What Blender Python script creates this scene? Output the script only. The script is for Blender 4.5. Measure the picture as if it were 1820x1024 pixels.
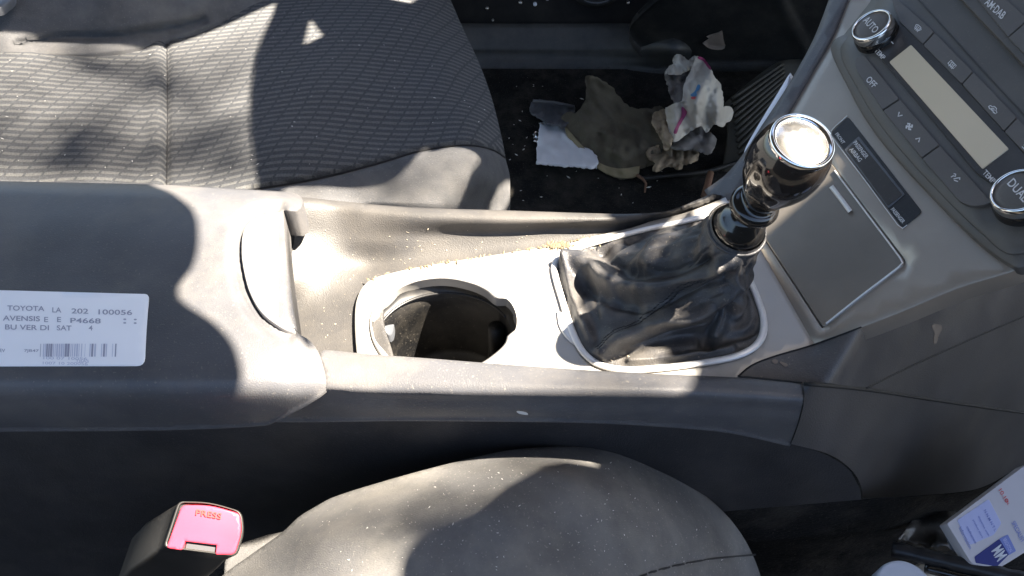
import bpy, bmesh, math, random
import numpy as np
from mathutils import Vector, Matrix, noise
from mathutils.geometry import delaunay_2d_cdt
from bpy_extras.object_utils import world_to_camera_view
random.seed(7); rng = np.random.default_rng(7)
for o in list(bpy.data.objects): bpy.data.objects.remove(o)
scene = bpy.context.scene
COL = scene.collection

# ------------------------------------------------------------------ camera
F_PX, W_PX, H_PX = 1400.0, 1820.0, 1024.0
PITCH = math.radians(47.0)
CAM = Vector((0.0, -0.5*math.cos(PITCH), 0.5*math.sin(PITCH)))
RGT = Vector((1, 0, 0))
UPV = Vector((0, math.sin(PITCH), math.cos(PITCH)))
FWD = Vector((0, math.cos(PITCH), -math.sin(PITCH)))
cd = bpy.data.cameras.new('camera'); cam = bpy.data.objects.new('camera', cd); COL.objects.link(cam)
cd.sensor_width = 36.0; cd.lens = 36.0*F_PX/W_PX; cd.clip_start = 0.01; cd.clip_end = 500
cam.matrix_world = Matrix(((1, 0, 0, CAM.x), (0, UPV.y, -FWD.y, CAM.y), (0, UPV.z, -FWD.z, CAM.z), (0, 0, 0, 1)))
scene.camera = cam

# ------------------------------------------------------------------ sky and sun
SUN = Vector((0.53, 0.03, 0.85)).normalized()
elev = math.asin(SUN.z)
world = bpy.data.worlds.new("World"); scene.world = world; world.use_nodes = True
nt = world.node_tree; nt.nodes.clear()
wo = nt.nodes.new('ShaderNodeOutputWorld'); bg = nt.nodes.new('ShaderNodeBackground'); sk = nt.nodes.new('ShaderNodeTexSky')
sk.sky_type = 'NISHITA'; sk.sun_disc = False; sk.sun_elevation = elev
sk.sun_rotation = math.atan2(SUN.x, SUN.y); sk.dust_density = 2.0
bg.inputs['Strength'].default_value = 0.05
nt.links.new(sk.outputs[0], bg.inputs[0]); nt.links.new(bg.outputs[0], wo.inputs[0])
ld = bpy.data.lights.new('sun', 'SUN'); ld.energy = 5.0; ld.angle = math.radians(0.5); ld.color = (1.0, 0.90, 0.76)
so = bpy.data.objects.new('sun', ld); COL.objects.link(so)
so.rotation_euler = SUN.to_track_quat('Z', 'Y').to_euler(); so.location = SUN*5
scene.view_settings.view_transform = 'Standard'; scene.view_settings.look = 'None'
scene.view_settings.exposure = 3.1; scene.view_settings.gamma = 1.0
scene.render.engine = 'CYCLES'
scene.cycles.max_bounces = 8; scene.cycles.diffuse_bounces = 4

# ------------------------------------------------------------------ pixel rays onto real surfaces
C_np = np.array(CAM); Rn = np.array(RGT); Un = np.array(UPV); Fn = np.array(FWD)
def rays(px, py):
    px = np.atleast_1d(np.asarray(px, float)); py = np.atleast_1d(np.asarray(py, float))
    return Fn[None] + Rn[None]*((px-910)/F_PX)[:, None] + Un[None]*((512-py)/F_PX)[:, None]
def proj(w):
    d = np.atleast_2d(np.asarray(w, float)) - C_np
    z = d@Fn
    return 910 + F_PX*(d@Rn)/z, 512 - F_PX*(d@Un)/z
class Plane:
    """a family of parallel planes: h is the height above it along its normal"""
    def __init__(s, p, n): s.p = np.array(p, float); s.n = np.array(n, float); s.n /= np.linalg.norm(s.n)
    def pos(s, px, py, h):
        r = rays(px, py); h = np.broadcast_to(np.asarray(h, float), (len(r),))
        t = ((s.p - C_np)@s.n + h)/(r@s.n)
        return C_np + r*t[:, None]
    def at(s, px, py, h=0.0): return Vector(s.pos(px, py, h)[0])
G = Plane((0, 0, 0), (0, 0, 1))
def P(px, py, z): return G.at(px, py, z)
def wallmap(y): return Plane((0, y, 0), (0, -1, 0))
def zwall(px, py, y):
    r = rays(px, py)[0]; t = (y-CAM.y)/r[1]; return CAM.z + r[2]*t

class Loft:
    """height over the picture plane from cross-sections; monotone cubic along each section, smooth between them"""
    def __init__(s, st):
        A = np.array(st, float); s.x = A[:, 0, 0]; s.Y = A[:, :, 1]; s.Z = A[:, :, 2]
    def _ip(s, px, T):
        x = np.clip(px, s.x[0], s.x[-1]); i = np.clip(np.searchsorted(s.x, x)-1, 0, len(s.x)-2); h = s.x[i+1]-s.x[i]; t = ((x-s.x[i])/h)[:, None]
        m = np.gradient(T, s.x, axis=0)
        hh = h[:, None]; return (2*t**3-3*t*t+1)*T[i]+(t**3-2*t*t+t)*hh*m[i]+(-2*t**3+3*t*t)*T[i+1]+(t**3-t*t)*hh*m[i+1]
    def __call__(s, px, py):
        px = np.atleast_1d(np.asarray(px, float)); py = np.atleast_1d(np.asarray(py, float))
        Y = s._ip(px, s.Y); Z = s._ip(px, s.Z); H = np.maximum(np.diff(Y, axis=1), .5); D = np.diff(Z, axis=1)/H
        Mm = np.zeros_like(Z); a, b = D[:, :-1], D[:, 1:]; w = 2*a*b/np.where(np.abs(a+b) < 1e-12, 1e-12, a+b)
        Mm[:, 1:-1] = np.where(a*b > 0, w, 0); Mm[:, 0] = D[:, 0]; Mm[:, -1] = D[:, -1]
        k = np.clip((py[:, None] >= Y).sum(1)-1, 0, Y.shape[1]-2); r = np.arange(len(px)); h = H[r, k]; t = (py-Y[r, k])/h
        z0, z1, m0, m1 = Z[r, k], Z[r, k+1], Mm[r, k], Mm[r, k+1]; tc = np.clip(t, 0, 1)
        v = (2*tc**3-3*tc*tc+1)*z0+(tc**3-2*tc*tc+tc)*h*m0+(-2*tc**3+3*tc*tc)*z1+(tc**3-tc*tc)*h*m1
        return v+np.where(t < 0, t*h*m0, 0)+np.where(t > 1, (t-1)*h*m1, 0)
def dens(st, gap=34):
    """st: list of stations, each a list of (x, y, z) with the same length; linear-smooth fill between them"""
    A = np.array(st, float); out = []
    for i in range(len(A)-1):
        a, b = A[i], A[i+1]; k = max(1, int(abs(b[0, 0]-a[0, 0])/gap))
        for j in range(k): out += [tuple(q) for q in a*(1-j/k)+b*(j/k)]
    out += [tuple(q) for q in A[-1]]; return out
class RBF:
    def __init__(s, ctrl, smooth=0.0):
        a = np.array(ctrl, float); s.x = a[:, :2]/1000; v = a[:, 2]; n = len(a)
        K = s.k(s.x, s.x) + np.eye(n)*smooth
        A = np.zeros((n+3, n+3)); A[:n, :n] = K; A[:n, n] = 1; A[:n, n+1:] = s.x; A[n, :n] = 1; A[n+1:, :n] = s.x.T
        s.w = np.linalg.solve(A + np.eye(n+3)*1e-12, np.concatenate([v, [0, 0, 0]]))
    def k(s, a, b):
        d2 = ((a[:, None]-b[None])**2).sum(-1); return 0.5*d2*np.log(d2+1e-12)
    def __call__(s, px, py):
        q = np.stack([px, py], 1)/1000; n = len(s.x)
        return s.k(q, s.x)@s.w[:n] + s.w[n] + q@s.w[n+1:]
def pl_dist(px, py, pl):
    q = np.stack([px, py], 1); best = np.full(len(q), 1e9); pl = np.array(pl, float)
    for a, b in zip(pl[:-1], pl[1:]):
        ab = b-a; t = np.clip(((q-a)@ab)/(ab@ab+1e-9), 0, 1)
        best = np.minimum(best, np.linalg.norm(q-(a+t[:, None]*ab), axis=1))
    return best
def smooth_line(pts, step=6):
    pts = [np.array(p[:2], float) for p in pts]; out = []
    for i in range(len(pts)-1):
        p1, p2 = pts[i], pts[i+1]; p0 = pts[i-1] if i else p1; p3 = pts[i+2] if i+2 < len(pts) else p2
        L = np.linalg.norm(p2-p1); n = max(1, int(L/step))
        m1 = (p2-p0); m1 = m1/(np.linalg.norm(m1)+1e-9)*L; m2 = (p3-p1); m2 = m2/(np.linalg.norm(m2)+1e-9)*L
        for k in range(n):
            t = k/n; out.append((2*t**3-3*t*t+1)*p1+(t**3-2*t*t+t)*m1+(-2*t**3+3*t*t)*p2+(t**3-t*t)*m2)
    out.append(pts[-1]); return np.array(out)
def ridge(pts, w, h):
    pl = smooth_line(pts, 10)
    return lambda x, y: h*np.exp(-(pl_dist(x, y, pl)/w)**2)
def closed(pts, step=6):
    """closed smooth outline; a third item marks a hard corner"""
    n = len(pts); P2 = [np.array(p[:2], float) for p in pts]; cor = [len(p) > 2 for p in pts]; out = []
    for i in range(n):
        p0, p1, p2, p3 = P2[i-1], P2[i], P2[(i+1) % n], P2[(i+2) % n]
        L = np.linalg.norm(p2-p1); k_ = max(1, int(round(L/step)))
        m1 = (p2-p1) if cor[i] else (p2-p0)/(np.linalg.norm(p2-p0)+1e-9)*L
        m2 = (p2-p1) if cor[(i+1) % n] else (p3-p1)/(np.linalg.norm(p3-p1)+1e-9)*L
        for k in range(k_):
            t = k/k_; out.append((2*t**3-3*t*t+1)*p1+(t**3-2*t*t+t)*m1+(-2*t**3+3*t*t)*p2+(t**3-t*t)*m2)
    return np.array(out)
def rounded(pts, r, seg=4):
    n = len(pts); out = []
    for i in range(n):
        a, b, c = [np.array(pts[j % n][:2], float) for j in (i-1, i, i+1)]
        rr = pts[i][2] if len(pts[i]) > 2 else r
        u = (a-b); v = (c-b); lu, lv = np.linalg.norm(u), np.linalg.norm(v)
        d = min(rr, lu*.45, lv*.45); p, q = b+u/lu*d, b+v/lv*d
        for k in range(seg+1):
            t = k/seg; out.append((1-t)**2*p+2*t*(1-t)*b+t*t*q)
    return np.array(out)
def inside(q, poly):
    x, y = q[:, 0], q[:, 1]; c = np.zeros(len(q), bool); n = len(poly)
    for i in range(n):
        x1, y1 = poly[i]; x2, y2 = poly[(i+1) % n]
        if y1 == y2: continue
        m = ((y1 > y) != (y2 > y)) & (x < (x2-x1)*(y-y1)/(y2-y1)+x1); c ^= m
    return c

# ------------------------------------------------------------------ object helpers
def thing(name, label, cat, loc=(0, 0, 0), group=None):
    o = bpy.data.objects.new(name, None); o.empty_display_size = .02; COL.objects.link(o); o.location = loc
    o['label'] = label; o['category'] = cat
    if group: o['group'] = group
    return o
def link(name, verts, faces, m, parent=None, smooth=True, flat=None, label=None, cat=None, kind=None, group=None):
    me = bpy.data.meshes.new(name); V = np.array(verts, float).reshape(-1, 3)
    loc = np.array([0, 0, 0.0]); p = parent
    while p is not None: loc = loc + np.array(p.location); p = p.parent
    own = np.zeros(3)
    if parent is None and kind != 'structure':
        own = np.array([V[:, 0].mean(), V[:, 1].mean(), V[:, 2].min()])
    V = V - loc - own
    me.from_pydata([tuple(v) for v in V], [], [tuple(int(i) for i in f) for f in faces])
    me.update()
    if smooth: me.polygons.foreach_set('use_smooth', [True]*len(me.polygons))
    if flat is not None:
        s = np.ones(len(me.polygons), bool); s[flat] = False; me.polygons.foreach_set('use_smooth', s.tolist())
    me.materials.append(m)
    o = bpy.data.objects.new(name, me); COL.objects.link(o); o.location = own
    if parent: o.parent = parent
    if label: o['label'] = label
    if cat: o['category'] = cat
    if kind: o['kind'] = kind
    if group: o['group'] = group
    return o
def surf(name, m, mp, outline, h, holes=(), step=8, lip=(0.0012, 0.006), parent=None, raw=False, ostep=None, lipo=1.2, depf=None, **kw):
    ostep = ostep or (step*.8 if step else 5)
    ol = np.array(outline, float) if raw else closed(outline, ostep)
    # ccw orientation in pixel space
    area = 0.5*np.sum(ol[:, 0]*np.roll(ol[:, 1], -1)-np.roll(ol[:, 0], -1)*ol[:, 1])
    if area < 0: ol = ol[::-1]
    hs = []
    for q in holes:
        q = np.array(q, float)
        a = 0.5*np.sum(q[:, 0]*np.roll(q[:, 1], -1)-np.roll(q[:, 0], -1)*q[:, 1])
        hs.append(q if a < 0 else q[::-1])
    loops = [ol]+hs
    pts = []; edges = []; lidx = []
    for L in loops:
        b = len(pts); pts += [tuple(p) for p in L]; n = len(L)
        edges += [(b+i, b+(i+1) % n) for i in range(n)]; lidx.append((b, n))
    nb = len(pts)
    if step:
        x0, y0 = ol.min(0); x1, y1 = ol.max(0); g = []
        yy = y0+step*.5; row = 0
        while yy < y1:
            xs = np.arange(x0+step*(.5 if row % 2 else .0), x1, step); g.append(np.stack([xs, np.full(len(xs), yy)], 1)); yy += step*.87; row += 1
        g = np.concatenate(g); keep = inside(g, ol)
        for q in hs: keep &= ~inside(g, q)
        g = g[keep]
        allb = np.concatenate(loops)
        if len(g):
            d = np.full(len(g), 1e9)
            for k in range(0, len(allb), 200):
                d = np.minimum(d, np.sqrt(((g[:, None]-allb[None, k:k+200])**2).sum(-1)).min(1))
            g = g[d > step*.45]; pts += [tuple(p) for p in g]
    res = delaunay_2d_cdt([Vector(p) for p in pts], edges, [], 0, 1e-5)
    V2 = np.array([tuple(v) for v in res[0]]); Fc = np.array([list(f) for f in res[2]])
    cen = V2[Fc].mean(1); keep = inside(cen, ol)
    for q in hs: keep &= ~inside(cen, q)
    Fc = Fc[keep]
    hf = h if callable(h) else (lambda x, y: np.full(len(x), float(h)))
    Wd = mp.pos(V2[:, 0], V2[:, 1], hf(V2[:, 0], V2[:, 1]))
    verts = list(Wd); faces = [list(f[::-1]) for f in Fc]; ntop = len(faces)
    if lip:
        bev, dep = lip
        om = {}
        for i, src in enumerate(res[3]):
            for s_ in src: om[s_] = i
        for (b, n), L in zip(lidx, loops):
            nx = np.roll(L, -1, 0)-np.roll(L, 1, 0); nx = np.stack([nx[:, 1], -nx[:, 0]], 1)
            nx /= np.linalg.norm(nx, axis=1)[:, None]+1e-9
            hh = hf(L[:, 0], L[:, 1])
            base = len(verts)
            q0 = L+nx*lipo*.6; q1 = L+nx*lipo
            r0 = mp.pos(q0[:, 0], q0[:, 1], hh)-mp.n*bev*.35
            r1 = mp.pos(q1[:, 0], q1[:, 1], hh)-mp.n*bev
            r2 = r1-mp.n*dep if depf is None else r1-mp.n*(dep*depf(L[:, 0], L[:, 1]))[:, None]
            verts += list(r0)+list(r1)+list(r2)
            top = [om.get(b+i, b+i) for i in range(n)]
            rings = [top, list(range(base, base+n)), list(range(base+n, base+2*n)), list(range(base+2*n, base+3*n))]
            for A, B in zip(rings[:-1], rings[1:]):
                for i in range(n):
                    j = (i+1) % n; faces.append([A[j], A[i], B[i], B[j]][::-1])
    flat = None
    if not step: flat = list(range(ntop))
    return link(name, verts, faces, m, parent, flat=flat, **kw)
def plate(name, m, mp, poly, h, parent=None, depth=.004, bev=.0005, r=4, lipo=.8, **kw):
    return surf(name, m, mp, rounded(poly, r), h, step=None, lip=(bev, depth), parent=parent, raw=True, lipo=lipo, **kw)
def tube(name, m, pts, r, parent=None, seg=10, caps=True, **kw):
    pts = [np.array(p, float) for p in pts]; n = len(pts); V = []; Fs = []
    rr = r if hasattr(r, '__len__') else [r]*n; up = np.array([.13, .21, .96])
    for i, p in enumerate(pts):
        t = pts[min(i+1, n-1)]-pts[max(i-1, 0)]; t /= np.linalg.norm(t)+1e-12
        a = np.cross(t, up); a /= np.linalg.norm(a); b = np.cross(t, a)
        for k in range(seg):
            an = 2*math.pi*k/seg; V.append(p+rr[i]*(math.cos(an)*a+math.sin(an)*b))
    for i in range(n-1):
        for k in range(seg):
            k2 = (k+1) % seg; Fs.append([i*seg+k, i*seg+k2, (i+1)*seg+k2, (i+1)*seg+k])
    if caps: Fs.append(list(range(seg))[::-1]); Fs.append([(n-1)*seg+k for k in range(seg)])
    return link(name, V, Fs, m, parent, **kw)
def lathe(name, m, org, axis, prof, parent=None, seg=72, **kw):
    ax = np.array(axis, float); ax /= np.linalg.norm(ax); o = np.array(org, float)
    a = np.cross(ax, [0, 1, .02]); a /= np.linalg.norm(a); b = np.cross(ax, a); V = []; Fs = []
    for r, t in prof:
        for k in range(seg):
            an = 2*math.pi*k/seg; V.append(o+ax*t+max(r, 1e-5)*(math.cos(an)*a+math.sin(an)*b))
    for i in range(len(prof)-1):
        for k in range(seg):
            k2 = (k+1) % seg; Fs.append([i*seg+k, i*seg+k2, (i+1)*seg+k2, (i+1)*seg+k])
    return link(name, V, Fs, m, parent, **kw)
def textpix(s, m, mp, c, ux, L, H, h, parent=None, vy=None, name='lettering', lean=0.0, **kw):
    cu = bpy.data.curves.new('t', 'FONT'); cu.body = s; cu.align_x = 'CENTER'; cu.resolution_u = 4
    cu.space_line = .85; cu.offset = .012
    ob = bpy.data.objects.new('t', cu); COL.objects.link(ob)
    dg = bpy.context.evaluated_depsgraph_get(); dg.update(); me = bpy.data.meshes.new_from_object(ob.evaluated_get(dg))
    bpy.data.objects.remove(ob); bpy.data.curves.remove(cu)
    v = np.array([tuple(x.co) for x in me.vertices])[:, :2]; f = [list(p.vertices) for p in me.polygons]
    bpy.data.meshes.remove(me)
    lo, hi = v.min(0), v.max(0); v = (v-(lo+hi)/2)/(hi-lo)
    ux = np.array(ux, float); ux /= np.linalg.norm(ux)
    vy = np.array([ux[1], -ux[0]]) if vy is None else np.array(vy, float)/np.linalg.norm(vy)
    q = np.array(c)+v[:, :1]*L*ux+v[:, 1:]*H*vy
    w = mp.pos(q[:, 0], q[:, 1], h)
    return link(name, w, f, m, parent, smooth=False, **kw)

# ------------------------------------------------------------------ materials
def mat(name, base, rough=.5, metal=0.0, bump=0.0, bscale=900, var=0.0, vscale=30, base2=None, dust=0.0, dcol=(.33, .29, .23),
        coat=0.0, spec=.5, fib=False, bdist=.0004):
    m = bpy.data.materials.new(name); m.use_nodes = True; n = m.node_tree.nodes; l = m.node_tree.links
    b = n['Principled BSDF']; tc = n.new('ShaderNodeTexCoord'); geo = n.new('ShaderNodeNewGeometry')
    co = geo.outputs['Position']
    b.inputs['Roughness'].default_value = rough; b.inputs['Metallic'].default_value = metal
    b.inputs['Coat Weight'].default_value = coat; b.inputs['Specular IOR Level'].default_value = spec
    c1 = (*base, 1); c2 = (*(base2 or tuple(x*(1+var) for x in base)), 1)
    nz = n.new('ShaderNodeTexNoise'); nz.inputs['Scale'].default_value = vscale; nz.inputs['Detail'].default_value = 6; l.new(co, nz.inputs['Vector'])
    mx = n.new('ShaderNodeMix'); mx.data_type = 'RGBA'; mx.inputs['A'].default_value = c1; mx.inputs['B'].default_value = c2
    cr = n.new('ShaderNodeMapRange'); cr.inputs['From Min'].default_value = .38; cr.inputs['From Max'].default_value = .62; l.new(nz.outputs['Fac'], cr.inputs['Value'])
    l.new(cr.outputs[0], mx.inputs['Factor']); col = mx.outputs['Result']
    if dust:
        d = n.new('ShaderNodeTexNoise'); d.inputs['Scale'].default_value = 18; d.inputs['Detail'].default_value = 12; d.inputs['Roughness'].default_value = .7; l.new(co, d.inputs['Vector'])
        dr = n.new('ShaderNodeMapRange'); dr.inputs['From Min'].default_value = .45; dr.inputs['From Max'].default_value = .8; dr.inputs['To Max'].default_value = dust*2; l.new(d.outputs['Fac'], dr.inputs['Value'])
        d2 = n.new('ShaderNodeTexNoise'); d2.inputs['Scale'].default_value = 700; d2.inputs['Detail'].default_value = 2; l.new(co, d2.inputs['Vector'])
        d3 = n.new('ShaderNodeMapRange'); d3.inputs['From Min'].default_value = .64; d3.inputs['From Max'].default_value = .72; d3.inputs['To Max'].default_value = min(1, dust*2.2); l.new(d2.outputs['Fac'], d3.inputs['Value'])
        ad = n.new('ShaderNodeMath'); ad.operation = 'MAXIMUM'; l.new(dr.outputs[0], ad.inputs[0]); l.new(d3.outputs[0], ad.inputs[1])
        m2 = n.new('ShaderNodeMix'); m2.data_type = 'RGBA'; m2.inputs['B'].default_value = (*dcol, 1); l.new(col, m2.inputs['A']); l.new(ad.outputs[0], m2.inputs['Factor']); col = m2.outputs['Result']
        rr = n.new('ShaderNodeMapRange'); rr.inputs['To Min'].default_value = rough; rr.inputs['To Max'].default_value = .85; l.new(ad.outputs[0], rr.inputs['Value']); l.new(rr.outputs[0], b.inputs['Roughness'])
        if metal:
            mr = n.new('ShaderNodeMapRange'); mr.inputs['To Min'].default_value = metal; mr.inputs['To Max'].default_value = 0; l.new(ad.outputs[0], mr.inputs['Value']); l.new(mr.outputs[0], b.inputs['Metallic'])
    l.new(col, b.inputs['Base Color'])
    if bump:
        if fib:
            bn = n.new('ShaderNodeTexNoise'); bn.inputs['Detail'].default_value = 4; mp = n.new('ShaderNodeMapping')
            mp.inputs['Scale'].default_value = (bscale*.35, bscale, bscale); mp.inputs['Rotation'].default_value = (0, 0, -.5); l.new(co, mp.inputs['Vector']); l.new(mp.outputs[0], bn.inputs['Vector']); bn.inputs['Scale'].default_value = 1
            out = bn.outputs['Fac']
        else:
            bn = n.new('ShaderNodeTexVoronoi'); bn.inputs['Scale'].default_value = bscale; l.new(co, bn.inputs['Vector']); out = bn.outputs['Distance']
        bp = n.new('ShaderNodeBump'); bp.inputs['Strength'].default_value = bump; bp.inputs['Distance'].default_value = bdist
        l.new(out, bp.inputs['Height']); l.new(bp.outputs[0], b.inputs['Normal'])
    return m
M = {}
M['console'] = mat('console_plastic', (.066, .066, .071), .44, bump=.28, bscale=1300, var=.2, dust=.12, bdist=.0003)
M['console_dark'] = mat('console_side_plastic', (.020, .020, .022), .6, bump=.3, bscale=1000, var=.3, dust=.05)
M['lower_trim'] = mat('lower_trim_plastic', (.036, .0355, .038), .5, bump=.3, bscale=1000, var=.2, dust=.05)
M['trim_dark'] = mat('dark_trim_plastic', (.036, .036, .040), .46, bump=.3, bscale=1200, var=.2, dust=.10)
M['unit_gap'] = mat('gap_shade_black', (.006, .006, .006), .8)  # flat black standing in for the shade inside gaps and seams
M['tray'] = mat('dimmed_console_plastic', (.040, .038, .037), .55, bump=.35, bscale=1300, var=.25, dust=.10, dcol=(.22, .19, .15))  # darker copy of the console plastic, weaker light on the tray put into colour
M['silver'] = mat('silver_paint', (.38, .365, .345), .42, metal=.45, bump=.12, bscale=2600, var=.06, dust=.10, dcol=(.5, .44, .34))
M['silver_dash'] = mat('satin_dash_paint', (.35, .305, .255), .36, metal=.6, bump=.1, bscale=2600, var=.08, dust=.04)  # warm tint of bounced sunlight is put into the dash and unit colours
M['lid_paint'] = mat('satin_lid_paint', (.215, .19, .16), .33, metal=.6, bump=.1, bscale=2600, var=.15, vscale=22, dust=.04)
M['bezel'] = mat('pale_satin_bezel', (.74, .73, .71), .28, metal=.25, dust=.04)
M['chrome'] = mat('chrome', (.85, .84, .82), .06, metal=1.0)
M['cap_metal'] = mat('brushed_cap_metal', (.70, .67, .62), .24, metal=1.0, bump=.25, bscale=300, dust=.04)
M['black_gloss'] = mat('black_gloss', (.010, .0095, .0095), .14, coat=.4, dust=.02)
M['knob'] = mat('smoked_knob', (.022, .018, .016), .12, metal=.2, coat=1.0, dust=.03)
M['black_plastic'] = mat('black_plastic', (.014, .014, .015), .38, dust=.04)
M['cup'] = mat('cup_liner_plastic', (.006, .006, .0065), .45, dust=.08)
M['leather'] = mat('black_leather', (.026, .026, .029), .48, bump=.55, bscale=1200, var=.3, dust=.16, bdist=.0003)
M['unit'] = mat('charcoal_unit_plastic', (.075, .068, .061), .45, var=.15, dust=.05)
M['unit_btn'] = mat('button_plastic', (.090, .081, .073), .48, var=.12, dust=.05)
M['unit_dark'] = mat('dark_display_surround', (.035, .032, .030), .34, dust=.05)
M['print_white'] = mat('white_print', (.62, .61, .60), .5)
M['fabric_plain'] = mat('plain_seat_fabric', (.085, .085, .088), .95, bump=.9, bscale=1500, var=.25, dust=.16, fib=True, bdist=.0008, spec=.2, dcol=(.30, .28, .25))
M['fabric_driver'] = mat('driver_seat_fabric', (.115, .113, .112), .95, bump=.6, bscale=2400, var=.3, dust=.20, fib=True, bdist=.001, spec=.2, dcol=(.38, .35, .30))
M['seam'] = mat('seam_thread', (.02, .02, .022), .9)
M['carpet'] = mat('black_carpet', (.009, .009, .009), .95, bump=1.0, bscale=600, var=.5, dust=.08, fib=True, bdist=.002, spec=.15)
M['sill'] = mat('sill_plastic', (.020, .022, .023), .5, var=.3, dust=.06)
M['kick'] = mat('kick_trim', (.008, .0085, .0085), .6, var=.3, dust=.06)
M['paper'] = mat('white_paper', (.74, .75, .78), .75, var=.04)
M['label'] = mat('label_paper', (.90, .90, .92), .6, var=.02)
M['ink'] = mat('faded_ink', (.36, .37, .45), .7)
M['ink_light'] = mat('pale_ink', (.58, .60, .70), .7)
M['bag'] = mat('greaseproof_paper', (.62, .58, .49), .7, base2=(.55, .50, .42), vscale=30, bump=.3, bscale=300)
M['bag_grey'] = mat('grey_paper', (.24, .22, .20), .8, base2=(.16, .15, .14), vscale=60, bump=.3, bscale=300)
M['tan'] = mat('tan_paper', (.42, .33, .22), .8, base2=(.22, .17, .11), vscale=50, bump=.3, bscale=400)
M['rag'] = mat('grey_brown_felt', (.085, .075, .058), .95, base2=(.12, .105, .075), vscale=25, bump=.8, bscale=900, dust=.10, fib=True, spec=.1)
M['rag_edge'] = mat('tan_backing', (.24, .20, .12), .9, var=.3)
M['grey_plastic'] = mat('grey_plastic', (.07, .075, .085), .4, var=.3, dust=.1)
M['rubber'] = mat('ribbed_rubber', (.045, .042, .033), .6, var=.3, dust=.15, dcol=(.16, .14, .09))
M['blue_print'] = mat('blue_print', (.10, .28, .50), .6)
M['red_print'] = mat('red_print', (.65, .12, .13), .6)
M['magenta_print'] = mat('magenta_print', (.30, .04, .13), .6)
M['navy'] = mat('navy_print', (.03, .04, .20), .4)
M['blue_text'] = mat('blue_text', (.22, .27, .60), .5)
M['pale_blue'] = mat('pale_blue_panel', (.52, .55, .80), .5)
M['leaflet'] = mat('glossy_card', (.62, .59, .60), .35, coat=.3, var=.05)
M['red_button'] = mat('red_buckle_button', (.80, .05, .085), .28, coat=.4)
M['red_text'] = mat('embossed_text', (.50, .03, .02), .5)
M['buckle'] = mat('buckle_plastic', (.014, .0135, .013), .45, dust=.04)
M['steel'] = mat('steel', (.4, .38, .36), .3, metal=1.0)
M['white_plastic'] = mat('white_plastic', (.62, .65, .72), .35)
M['cream'] = mat('cream_plastic', (.5, .45, .36), .5)
M['film'] = mat('dark_film', (.030, .029, .026), .3, var=.5, dust=.15)
M['crumb'] = mat('crumb', (.30, .26, .20), .9, var=.4)
M['leaf'] = mat('dry_leaf', (.12, .095, .06), .9, var=.5)
M['lint'] = mat('lint', (.62, .60, .56), .9)
M['brown'] = mat('brown_stick', (.14, .075, .045), .8, var=.4)
M['orange'] = mat('orange_peel', (.40, .09, .03), .7, var=.4)
M['leaf_green'] = mat('shade_leaf_green', (.05, .09, .03), .5)
M['mask_grey'] = mat('sun_mask_grey', (.14, .135, .13), .9)
M['pale_line'] = mat('pale_edge_line', (.70, .72, .80), .4)
M['scuff'] = mat('worn_patch', (.15, .12, .095), .9, var=.4)
# LCD
def lcd_mat():
    m = bpy.data.materials.new('lcd_glass'); m.use_nodes = True; n = m.node_tree.nodes; l = m.node_tree.links
    b = n['Principled BSDF']; geo = n.new('ShaderNodeNewGeometry'); nz = n.new('ShaderNodeTexNoise'); nz.inputs['Scale'].default_value = 14
    l.new(geo.outputs['Position'], nz.inputs['Vector']); mx = n.new('ShaderNodeMix'); mx.data_type = 'RGBA'
    mx.inputs['A'].default_value = (.50, .43, .29, 1); mx.inputs['B'].default_value = (.72, .60, .44, 1)
    l.new(nz.outputs['Fac'], mx.inputs['Factor']); l.new(mx.outputs['Result'], b.inputs['Base Color'])
    b.inputs['Roughness'].default_value = .3; b.inputs['Coat Weight'].default_value = 1; b.inputs['Coat Roughness'].default_value = .12
    return m
M['lcd'] = lcd_mat()
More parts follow.
